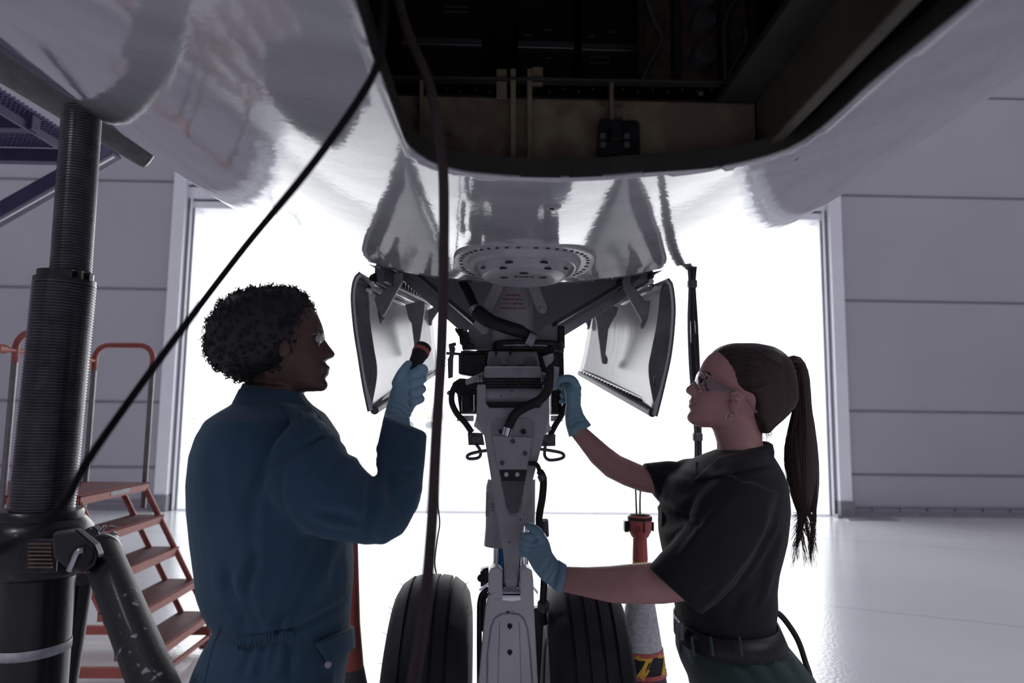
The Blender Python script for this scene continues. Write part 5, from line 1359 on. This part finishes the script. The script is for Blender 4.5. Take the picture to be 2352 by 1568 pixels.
xb1 = ((U(500, 2100, 1.3) + U(700, 2100, 1.3)) / 2).x; boots(p1, ((xb1, 1.30), (xb1 + .02, 1.47)), 1)
# glove and flashlight
YG = 1.45
g = G()
g.sec([(880, 968, 941, 978, YG, .030), (884, 948, 940, 962, YG, .030), (890, 925, 950, 940, YG, .027), (896, 900, 966, 920, YG, .025), (904, 882, 970, 895, YG, .027), (914, 866, 970, 872, YG, .026), (924, 856, 960, 856, YG, .022)], 24, 2.3)
finger(g, ((912, 880, YG - .012), (920, 862, YG - .018), (930, 846, YG - .014), (938, 836, YG - .008)), .012, .0088)
for x, y, r in ((972, 850, .0105), (968, 870, .0112), (967, 893, .0108), (962, 915, .0098)):
    finger(g, ((948, y + 8, YG - .020), (965, y + 2, YG - .012), (x + 1, y, YG + .006), (x - 12, y + 2, YG + .024), (x - 26, y + 4, YG + .026)), r, r * .86)
finger(g, ((952, 860, YG - .018), (968, 846, YG - .010), (974, 850, YG), (970, 862, YG + .015)), .0105, .009)
FG = [([(892, 935, YG - .03), (915, 942, YG - .03), (938, 962, YG - .03)], .003, .002), ([(896, 925, YG - .03), (925, 935, YG - .03), (942, 950, YG - .03)], .003, .0018), ([(888, 950, YG - .03), (910, 950, YG - .03), (925, 958, YG - .03)], .003, .0015), ([(905, 905, YG - .03), (925, 900, YG - .03)], .004, .0012)]
gv = fuse(g, 'glove', M['glove'], p1, .0022, 3, FG)
g = G(); g.sec([(878, 972, 943, 984, YG, .034), (884, 948, 941, 961, YG, .031)], 28, 2.2, cap=False); q = g.build('glove_cuff', M['glove'], None, smooth=True); q.parent = gv; s_ = q.modifiers.new('s', 'SOLIDIFY'); s_.thickness = .0012
A = U(934, 872, YG - .006); B = U(970, 802, YG + .05); dfl = (B - A).normalized(); L_ = (B - A).length
tor = thing('flashlight', A, 'black flashlight with a red ring held up in the gloved hand', 'flashlight')
g = G(); g.lathe(A, dfl, [(.001, 0), (.012, .001), (.0125, .01), (.0128, L_ * .4), (.0165, L_ * .75), (.018, L_ - .017), (.018, L_ - .014)], 28); tb = part(g, 'flashlight_body', M['black'], tor, auto=35)
g = G(); g.lathe(A, dfl, [(.0182, L_ - .014), (.0192, L_ - .013), (.0192, L_ - .005), (.0182, L_ - .004)], 28, cap=False); part(g, 'red_ring', M['lamp_red'], tor, auto=35)
g = G(); g.lathe(A, dfl, [(.018, L_ - .014), (.0182, L_ + .007), (.0165, L_ + .007), (.012, L_), (.001, L_)], 28); part(g, 'bezel', M['black'], tor, auto=35)

# ------------------------------------------------ person in the black polo
p2 = thing('person', (U(1690, 1300, 1.66).x, 1.66, 0), 'person in black polo shirt and green trousers with long brown ponytail', 'person')
Y2 = 1.66
g = G()
face = [(797, 1665, 1740, .03), (805, 1642, 1765, .05), (816, 1628, 1785, .06), (830, 1617, 1797, .066), (845, 1610, 1804, .070), (860, 1605, 1808, .072), (872, 1603, 1810, .072), (884, 1601, 1811, .071), (896, 1597, 1810, .069),
        (908, 1594, 1806, .067), (918, 1591, 1800, .064), (928, 1590, 1792, .060), (938, 1588, 1784, .056), (948, 1584, 1774, .051), (958, 1580, 1766, .046), (967, 1582, 1758, .042), (975, 1592, 1752, .038), (981, 1610, 1748, .034)]
g.sec([(a, y, b, y, Y2, t) for y, a, b, t in face], 32, 2.15)
g.sec([(1599, 866, 1606, 866, Y2, .009), (1594, 876, 1604, 876, Y2, .011), (1586, 883, 1604, 883, Y2, .013), (1578, 889, 1604, 889, Y2, .015), (1575, 895, 1604, 895, Y2, .017), (1576.5, 901, 1602, 901, Y2, .018), (1583, 906, 1600, 906, Y2, .016), (1590, 910, 1600, 910, Y2, .012)], 16)
g.sec([(1589, 912, 1600, 912, Y2, .012), (1583, 921, 1600, 921, Y2, .019), (1584, 926, 1600, 926, Y2, .020)], 14)
g.sec([(1583, 929, 1600, 929, Y2, .018), (1581.5, 934, 1600, 934, Y2, .018), (1587, 941, 1600, 941, Y2, .013)], 14)
g.ball(U(1589, 958, Y2), .014, 8, (.8, 1.2, .9))
g.sec([(1628, 965, 1752, 955, Y2, .050), (1640, 990, 1748, 985, Y2, .050), (1648, 1015, 1748, 1010, Y2, .052), (1650, 1045, 1754, 1040, Y2, .062), (1640, 1080, 1760, 1080, Y2, .08)], 24)
EAR = (1690, 920)
g.sec([(EAR[0] - 14, 898, EAR[0] + 16, 902, Y2 - .073, .010), (EAR[0] - 12, 915, EAR[0] + 22, 918, Y2 - .074, .012), (EAR[0] - 14, 932, EAR[0] + 12, 938, Y2 - .066, .010), (EAR[0] - 14, 945, EAR[0] - 2, 950, Y2 - .06, .007)], 14)
hd2 = fuse(g, 'head_and_neck', M['skin'], p2, .003, 2, [([(1683, 908, Y2 - .08), (1694, 905, Y2 - .08), (1703, 915, Y2 - .08), (1697, 932, Y2 - .08)], .0028, .0035), ([(1680, 918, Y2 - .08), (1690, 925, Y2 - .08)], .004, .005), ([(1598, 905, Y2 - .04), (1606, 912, Y2 - .04), (1606, 925, Y2 - .04)], .004, .0015)])
ht = bvh(hd2)
# bare arms (skin) and gloves
g = G()
g.sec([(1520, 1085, 1530, 1140, 1.80, .035), (1478, 1069, 1498, 1133, 1.82, .042), (1452, 1058, 1470, 1128, 1.83, .044), (1425, 1046, 1432, 1114, 1.84, .044), (1398, 1026, 1392, 1094, 1.85, .042), (1370, 1002, 1358, 1062, 1.86, .037), (1347, 982, 1330, 1024, 1.87, .030), (1338, 970, 1310, 998, 1.88, .027)], 24)
aL = fuse(g, 'forearm', M['skin'], p2, .0035, 3)
g = G()
g.sec([(1600, 1300, 1620, 1400, 1.52, .05), (1560, 1290, 1572, 1378, 1.53, .05), (1492, 1292, 1520, 1385, 1.54, .046), (1440, 1296, 1450, 1386, 1.57, .044), (1400, 1300, 1402, 1383, 1.60, .041), (1350, 1302, 1345, 1370, 1.64, .034), (1310, 1301, 1300, 1360, 1.68, .028), (1290, 1300, 1280, 1354, 1.70, .026)], 24)
aR = fuse(g, 'forearm', M['skin'], p2, .0035, 3)
# near glove gripping the link
YH = 1.76
g = G()
g.sec([(1299, 1298, 1284, 1356, 1.70, .029), (1280, 1285, 1266, 1347, 1.72, .026), (1268, 1268, 1243, 1330, 1.735, .024), (1262, 1245, 1225, 1308, 1.75, .023), (1252, 1225, 1212, 1285, 1.765, .023), (1240, 1214, 1205, 1268, 1.78, .022), (1228, 1212, 1200, 1255, 1.795, .018)], 24, 2.3)
for i, (x, y) in enumerate(((1203, 1231), (1200, 1245), (1198, 1258), (1196, 1272))):
    r = (.0098, .0102, .0098, .0086)[i]
    finger(g, ((x + 24, y + 4, 1.765), (x + 9, y, 1.77), (x + 2, y - 1, 1.79), (x + 1, y, 1.815), (x + 4, y, 1.835)), r, r * .85)
finger(g, ((1244, 1238, 1.752), (1236, 1222, 1.755), (1225, 1213, 1.765), (1216, 1209, 1.785)), .0125, .0105)
g1 = fuse(g, 'glove', M['glove'], p2, .0022, 3, [([(1262, 1335, 1.72), (1275, 1310, 1.72), (1282, 1292, 1.72)], .0035, .0022), ([(1240, 1318, 1.72), (1258, 1290, 1.72), (1262, 1268, 1.72)], .004, .0018), ([(1252, 1330, 1.72), (1268, 1305, 1.72), (1272, 1280, 1.72)], .003, .0018), ([(1225, 1245, 1.74), (1240, 1235, 1.74)], .004, .002), ([(1222, 1260, 1.74), (1242, 1250, 1.74)], .003, .0015)])
g = G(); g.sec([(1301, 1296, 1284, 1362, 1.695, .033), (1284, 1286, 1268, 1350, 1.715, .028)], 28, 2.2, cap=False); q = g.build('glove_cuff', M['glove'], None, smooth=True); q.parent = g1; s_ = q.modifiers.new('s', 'SOLIDIFY'); s_.thickness = .0012
# far glove on the hose valve
g = G()
g.sec([(1308, 1000, 1355, 974, 1.88, .027), (1299, 975, 1340, 950, 1.885, .025), (1297, 950, 1334, 930, 1.89, .024), (1300, 925, 1335, 905, 1.89, .023), (1298, 908, 1334, 888, 1.89, .023), (1295, 892, 1328, 872, 1.90, .022), (1292, 882, 1314, 864, 1.91, .018)], 24, 2.3)
for i, (y, x) in enumerate(((872, 1316), (890, 1324), (907, 1326), (922, 1324))):
    r = (.0105, .0108, .0104, .0092)[i]
    finger(g, ((x, y, 1.885), (x - 6, y - 4, 1.91), (x - 22, y - 4, 1.925), (x - 34, y, 1.92)), r, r * .85)
finger(g, ((1326, 892, 1.88), (1315, 872, 1.872), (1296, 869, 1.874), (1280, 878, 1.885), (1276, 888, 1.895)), .0125, .0095)
g2 = fuse(g, 'glove', M['glove'], p2, .0022, 3, [([(1303, 968, 1.87), (1318, 958, 1.87), (1336, 955, 1.87)], .0035, .002), ([(1310, 985, 1.87), (1325, 970, 1.87), (1345, 968, 1.87)], .0035, .002), ([(1318, 890, 1.87), (1330, 905, 1.87)], .004, .0015)])
g = G(); g.sec([(1307, 1003, 1358, 975, 1.88, .031), (1300, 980, 1342, 955, 1.885, .027)], 28, 2.2, cap=False); q = g.build('glove_cuff', M['glove'], None, smooth=True); q.parent = g2; s_ = q.modifiers.new('s', 'SOLIDIFY'); s_.thickness = .0012
# polo shirt
g = G()
T = [(1030, 1655, 1762, .06), (1042, 1630, 1764, .10), (1058, 1602, 1766, .15), (1080, 1570, 1774, .185), (1110, 1540, 1784, .198), (1160, 1524, 1790, .195), (1200, 1520, 1788, .19), (1230, 1521, 1785, .185), (1265, 1527, 1778, .175), (1300, 1536, 1770, .165), (1340, 1546, 1766, .157), (1375, 1552, 1768, .153), (1410, 1560, 1764, .152), (1445, 1566, 1762, .15)]
g.sec([(a, y, b, y, Y2, t) for y, a, b, t in T], 36, 2.25)
g.sec([(1660, 1030, 1600, 1180, 1.76, .08), (1610, 1050, 1560, 1178, 1.78, .075), (1560, 1056, 1528, 1166, 1.80, .066), (1518, 1061, 1512, 1150, 1.815, .058), (1478, 1064, 1502, 1137, 1.82, .052)], 26, 2.3)
g.sec([(1640, 1080, 1775, 1130, 1.53, .085), (1605, 1140, 1765, 1200, 1.51, .082), (1575, 1200, 1722, 1280, 1.50, .078), (1540, 1250, 1680, 1340, 1.505, .072), (1512, 1282, 1640, 1385, 1.515, .066), (1491, 1304, 1608, 1409, 1.52, .060)], 28, 2.3)
FS = [([(1700, 1060, 1.5), (1640, 1095, 1.5), (1580, 1150, 1.5), (1545, 1200, 1.5)], .010, .006), ([(1730, 1085, 1.5), (1660, 1110, 1.5), (1590, 1180, 1.5), (1545, 1235, 1.5)], .012, .007), ([(1650, 1070, 1.5), (1600, 1090, 1.5), (1560, 1140, 1.5), (1530, 1185, 1.5)], .008, .006),
      ([(1760, 1150, 1.5), (1745, 1220, 1.5), (1700, 1290, 1.5), (1650, 1360, 1.5), (1610, 1412, 1.5)], .012, .007), ([(1600, 1180, 1.5), (1560, 1230, 1.5), (1535, 1270, 1.5)], .009, .005),
      ([(1775, 1210, 1.5), (1750, 1290, 1.5), (1730, 1350, 1.5)], .014, .004), ([(1765, 1310, 1.5), (1740, 1345, 1.5), (1690, 1370, 1.5)], .010, .004), ([(1700, 1370, 1.5), (1680, 1420, 1.5)], .012, .003), ([(1760, 1340, 1.5), (1730, 1390, 1.5)], .009, .004), ([(1640, 1330, 1.5), (1600, 1350, 1.5), (1570, 1340, 1.5)], .010, .003),
      ([(1600, 1050, 1.7), (1560, 1080, 1.7), (1520, 1090, 1.7)], .008, .004), ([(1570, 1180, 1.6), (1545, 1170, 1.6), (1520, 1140, 1.6)], .007, .004)]
sh = fuse(g, 'polo_shirt', M['shirt'], p2, .005, 3, FS)
stt = bvh(sh)
g = G(); g.sec([(1606, 1088, 1768, 1052, Y2, .098), (1622, 1066, 1770, 1034, Y2, .088), (1640, 1048, 1768, 1018, Y2, .074), (1646, 1040, 1760, 1013, Y2, .066)], 32, 2.2, cap=False)
q = g.build('collar', M['shirt'], p2, smooth=True); s_ = q.modifiers.new('s', 'SOLIDIFY'); s_.thickness = .004
g = G(); g.sec([(1590, 1100, 1764, 1062, Y2, .106), (1606, 1078, 1768, 1040, Y2, .096)], 32, 2.2, cap=False); q2 = g.build('collar_fold', M['shirt'], None, smooth=True); q2.parent = q; s_ = q2.modifiers.new('s', 'SOLIDIFY'); s_.thickness = .003
g = sheet(stt, [(1652, 1052), (1761, 1024), (1767, 1074), (1594, 1106)], .005, Y2, 0, 16, 8); q3 = g.build('collar_flap', M['shirt'], None, smooth=True); q3.parent = q; s_ = q3.modifiers.new('s', 'SOLIDIFY'); s_.thickness = .007
for a, b in (((1494, 1300), (1606, 1408)),):
    g = G(); g.tube(seam_on(stt, ((1503, 1294), (1540, 1335), (1580, 1375), (1615, 1398)), 0, .0005, 1.45), .0012, 6); g.build('sleeve_seam', M['shirt'], p2, smooth=True)
g = G(); g.tube(seam_on(stt, ((1600, 1062), (1598, 1080), (1603, 1098), (1592, 1112), (1575, 1128)), 0, .001, 1.5), .0016, 6); g.build('placket', M['shirt'], p2, smooth=True)
g = G(); g.tube([on(ht, x, y, .001, Y2) for x, y in ((1650, 1018), (1647, 1040), (1643, 1058), (1640, 1066))], .0009, 6); g.ball(on(ht, 1641, 1062, .002, Y2), .0025, 6); g.build('necklace', M['chrome'], p2, smooth=True)
# trousers, belt
g = G()
T = [(1425, 1560, 1768, .158), (1445, 1561, 1775, .162), (1470, 1562, 1795, .17), (1500, 1562, 1820, .178), (1530, 1572, 1845, .182), (1568, 1590, 1865, .185), (1660, 1610, 1885, .185)]
g.sec([(a, y, b, y, Y2, t) for y, a, b, t in T], 36, 2.3)
for yc in (1.575, 1.745):
    a = U(1625, 1640, yc); b = U(1880, 1640, yc)
    c = (a + b) / 2; c.y = yc; h = (b - a).length / 2; rings = []
    for z, hx, hy in ((a.z + .04, h, .088), (.50, .085, .078), (.46, .08, .075), (.12, .085, .075)):
        rings.append([Vector((c.x + hx * math.cos(2 * PI * j / 20), yc + hy * math.sin(2 * PI * j / 20), z)) for j in range(20)])
    g.loft(rings)
tro = fuse(g, 'trousers', M['trouser'], p2, .006, 3, [([(1610, 1470, 1.5), (1604, 1520, 1.5), (1610, 1568, 1.5)], .008, .006), ([(1565, 1485, 1.5), (1640, 1500, 1.5), (1700, 1492, 1.5)], .006, .004), ([(1690, 1480, 1.5), (1705, 1530, 1.5), (1740, 1568, 1.5)], .010, .005), ([(1760, 1470, 1.5), (1800, 1510, 1.5), (1845, 1568, 1.5)], .010, .004), ([(1770, 1490, 1.5), (1760, 1530, 1.5), (1790, 1568, 1.5)], .009, .004)])
boots(p2, ((c.x, 1.575), (c.x - .02, 1.745)), -1)
g = G(); g.sec([(1558, 1468, 1788, 1460, Y2, .172), (1556, 1424, 1768, 1412, Y2, .160)], 40, 2.3, cap=False)
bl = g.build('belt', M['black'], p2, smooth=True); s_ = bl.modifiers.new('s', 'SOLIDIFY'); s_.thickness = .004
tt = bvh(tro)
for x in (1590, 1634, 1700):
    g = G(); g.tube([U(x - 2, 1462, Y2 - .176), U(x, 1480, Y2 - .181), U(x + 3, 1506, Y2 - .183)], .003, 8, flat=((0, 1, 0), .5)); q = g.build('belt_loop', M['trouser'], p2, smooth=True)
g = G(); g.box(U(1560, 1442, Y2 - .05), (.012, .05, .04)); q = g.build('buckle', M['dark_metal'], None, bevel=.003); q.parent = bl
g = G(); g.tube(upath(((1766, 1403, 1.6), (1790, 1410, 1.6), (1815, 1440, 1.6), (1835, 1475, 1.6), (1850, 1520, 1.6), (1862, 1560, 1.58), (1868, 1620, 1.58))), .0065, 8, flat=((0, 1, 0), .6)); q = g.build('hanging_strap', M['black'], p2, smooth=True)
# hair cap, ponytail
g = G()
hp = [(790, 1668, 1735, .035), (798, 1650, 1768, .055), (808, 1640, 1785, .066), (820, 1641, 1798, .073), (835, 1643, 1808, .078), (850, 1646, 1813, .081), (868, 1649, 1817, .083), (885, 1654, 1819, .083), (898, 1668, 1819, .082), (908, 1696, 1819, .082), (920, 1704, 1818, .081), (936, 1708, 1812, .077), (950, 1711, 1800, .072), (965, 1716, 1785, .066), (980, 1724, 1768, .058), (994, 1732, 1757, .048)]
g.sec([(a, y, b, y, Y2, t * .965) for y, a, b, t in hp], 44, 3.3)
cap_ = fuse(g, 'hair', M['hair_brown'], p2, .004, 14)
ctr = bvh(cap_); rr = random.Random(5); g = G()
for k in range(150):      # combed strands running back to the tie
    x = rr.uniform(1645, 1715); y = rr.uniform(800, 905)
    P_s = []
    for t in np.linspace(0, 1, 8):
        q = hit(ctr, x + (1808 - x) * t, y + (852 - y) * t ** 1.4 - math.sin(PI * t) * (905 - y) * .06, .0006)
        if q is not None: P_s.append(q)
    if len(P_s) > 4: g.tube(P_s, .0009, 4)
q = g.build('combed_strands', M['hair_brown'], None, smooth=True); q.parent = cap_; q['kind'] = 'stuff'
g = G()
core = [(1806, 822, 1806, 860, Y2, .02), (1822, 817, 1820, 848, Y2, .018), (1838, 821, 1832, 850, Y2, .017), (1850, 838, 1826, 866, Y2, .018), (1857, 862, 1826, 880, Y2, .018), (1860, 895, 1826, 900, Y2, .019), (1863, 935, 1824, 935, Y2, .020), (1870, 975, 1816, 975, Y2, .022), (1876, 1020, 1808, 1020, Y2, .024), (1880, 1065, 1808, 1065, Y2, .024), (1878, 1105, 1814, 1105, Y2, .021), (1872, 1140, 1822, 1140, Y2, .014), (1866, 1175, 1832, 1175, Y2, .006)]
g.sec(core, 20)
pony = g.build('ponytail', M['hair_brown'], cap_ if False else p2, smooth=True)
g = G()
for k in range(760):
    a = rr.uniform(0, 1); dpt = rr.uniform(-1, 1); P_s = []
    lk = min(5, int(a * 6)); wob = (0, 1.3, 2.9, 4.0, 5.2, .7)[lk] + rr.uniform(-.3, .3); amp = 3 + 2 * (lk % 3); end = rr.uniform(.75, 1.42); side = rr.gauss(0, 1)
    idx = np.linspace(rr.choice((0, 1, 2, 3)), 12, 14)
    for j, ii in enumerate(idx):
        lo = min(int(ii), 11); f_ = ii - lo; s0, s1 = np.array(core[lo]), np.array(core[lo + 1]); s_c = s0 + (s1 - s0) * f_
        t = j / 13
        if t > end: break
        spread = 1.0 + (.06 + .16 * t * t) * side * .5
        fx = .5 + (a - .5) * 1.04 * spread; px = s_c[2] + (s_c[0] - s_c[2]) * fx + math.sin(wob + t * 7) * amp * t; py = s_c[3] + (s_c[1] - s_c[3]) * fx
        wy = s_c[5] * math.sqrt(max(0, 1 - (2 * a - 1) ** 2)) * dpt + .002 * (-1 if dpt < 0 else 1)
        P_s.append(U(px, py, Y2 + wy))
    if end > 1:
        tx = (1822, 1834, 1846, 1857, 1868, 1876)[lk] + rr.gauss(0, 3.5)
        last = PX(P_s[-1]); Yl = P_s[-1].y; cur = rr.uniform(-10, 6)
        for m_ in range(1, 6): P_s.append(U(last[0] + (tx - last[0]) * m_ / 5 + 5 * math.sin(lk * 1.7 + m_ * .8), last[1] + m_ * (end - 1) * 62, Yl))
    if len(P_s) > 3: n_ = len(P_s); g.tube(P_s, [.0011 * (1 - .8 * i / n_) for i in range(n_)], 4)
q = g.build('loose_strands', M['hair_brown'], None, smooth=True); q.parent = pony; q['kind'] = 'stuff'
g = G()   # wisps at the nape
for k in range(46):
    x = rr.uniform(1728, 1765); y = rr.uniform(960, 990); P_s = [U(x, y, Y2 - rr.uniform(0, .04))]; ang = rr.uniform(-.3, 1.0)
    for m_ in range(1, 7): ang += rr.uniform(-.3, .5); P_s.append(U(x + m_ * 2.4 * math.sin(ang), y + m_ * 5 * abs(math.cos(ang)), P_s[0].y))
    g.tube(P_s, [.0007] * 3 + [.0005] * 4, 4)
q = g.build('nape_wisps', M['hair_brown'], None, smooth=True); q.parent = cap_; q['kind'] = 'stuff'
# eye, brow, lips, earrings
ee = on(ht, 1611, 877, -.004, Y2 - .03)
g = G(); g.ball(ee, .0075, 8); ey = g.build('eye', M['eye_white'], p2, smooth=True)
g = G(); g.ball(ee + Vector((-.0045, -.0035, .001)), .0042, 8); q = g.build('iris', M['iris'], None, smooth=True); q.parent = ey
g = G(); g.tube([on(ht, x, y, .002, Y2 - .04) for x, y in ((1604, 873), (1609, 870), (1616, 872), (1622, 878))], [.001, .0016, .0014, .0008], 6); q = g.build('eyelash', M['hair_black'], None, smooth=True); q.parent = ey
g = G(); g.tube([on(ht, x, y, .001, Y2 - .04) for x, y in ((1607, 858), (1614, 854), (1624, 855), (1634, 862))], [.0012, .0024, .002, .001], 6); g.build('eyebrow', M['hair_brown'], p2, smooth=True)
g = G(); g.tube([on(ht, x, y, .0002, Y2 - .02) for x, y in ((1587, 921), (1592, 924), (1599, 928))], [.0022, .0022, .0008], 6); g.tube([on(ht, x, y, .0002, Y2 - .02) for x, y in ((1586, 933), (1591, 932), (1599, 929))], [.0022, .0024, .0008], 6); g.build('lips', M['lip'], p2, smooth=True)
g = G(); g.ball(on(ht, 1680, 951, .003, Y2 - .06), .003, 8); g.ball(on(ht, 1689, 949, .003, Y2 - .06), .0022, 8)
c = on(ht, 1673, 955, .002, Y2 - .06); g.tube([c + Vector((.007 * math.cos(t), -.001, .008 * math.sin(t))) for t in np.linspace(0, 2 * PI, 16, endpoint=False)], .0008, 6, closed=True); g.build('earring', M['chrome'], p2, smooth=True)
# safety glasses: wraparound lens, brow bar, broad clear temple
g = G(); rows = []
for py, xo in ((853, 4), (862, -1), (874, -4), (886, -3), (897, 2)):
    rows.append([U(1600 + xo + (abs(k - 6) / 6) ** 2.2 * 26, py + (abs(k - 6) / 6) ** 2 * 2, Y2 - .070 + .140 * k / 12) for k in range(13)])
v = [p for r in rows for p in r]; g.add(v, [(i * 13 + j, i * 13 + j + 1, (i + 1) * 13 + j + 1, (i + 1) * 13 + j) for i in range(4) for j in range(12)])
gl = g.build('safety_glasses', M['lens'], p2, smooth=True); s_ = gl.modifiers.new('s', 'SOLIDIFY'); s_.thickness = .002
Ys = Y2 - .076
g = G(); g.prism([U(x, y, Ys) for x, y in ((1624, 868), (1632, 870), (1660, 882), (1696, 902), (1694, 905), (1660, 899), (1628, 897))], (0, .002, 0)); q = g.build('temple_arm', M['lens_arm'], None, bevel=.0006); q.parent = gl
g = G(); g.tube([U(1607, 855, Y2 - .055), U(1618, 860, Ys), U(1632, 869, Ys), U(1696, 902, Ys - .002), U(1722, 925, Ys), U(1738, 948, Ys + .004)], [.001, .0014, .0014, .0016, .0026, .003], 8); g.tube([U(1607, 897, Y2 - .055), U(1620, 898, Ys), U(1632, 897, Ys), U(1630, 884, Ys), U(1633, 870, Ys)], .0012, 8)
q = g.build('glasses_rim', M['lens_arm'], None, smooth=True); q.parent = gl
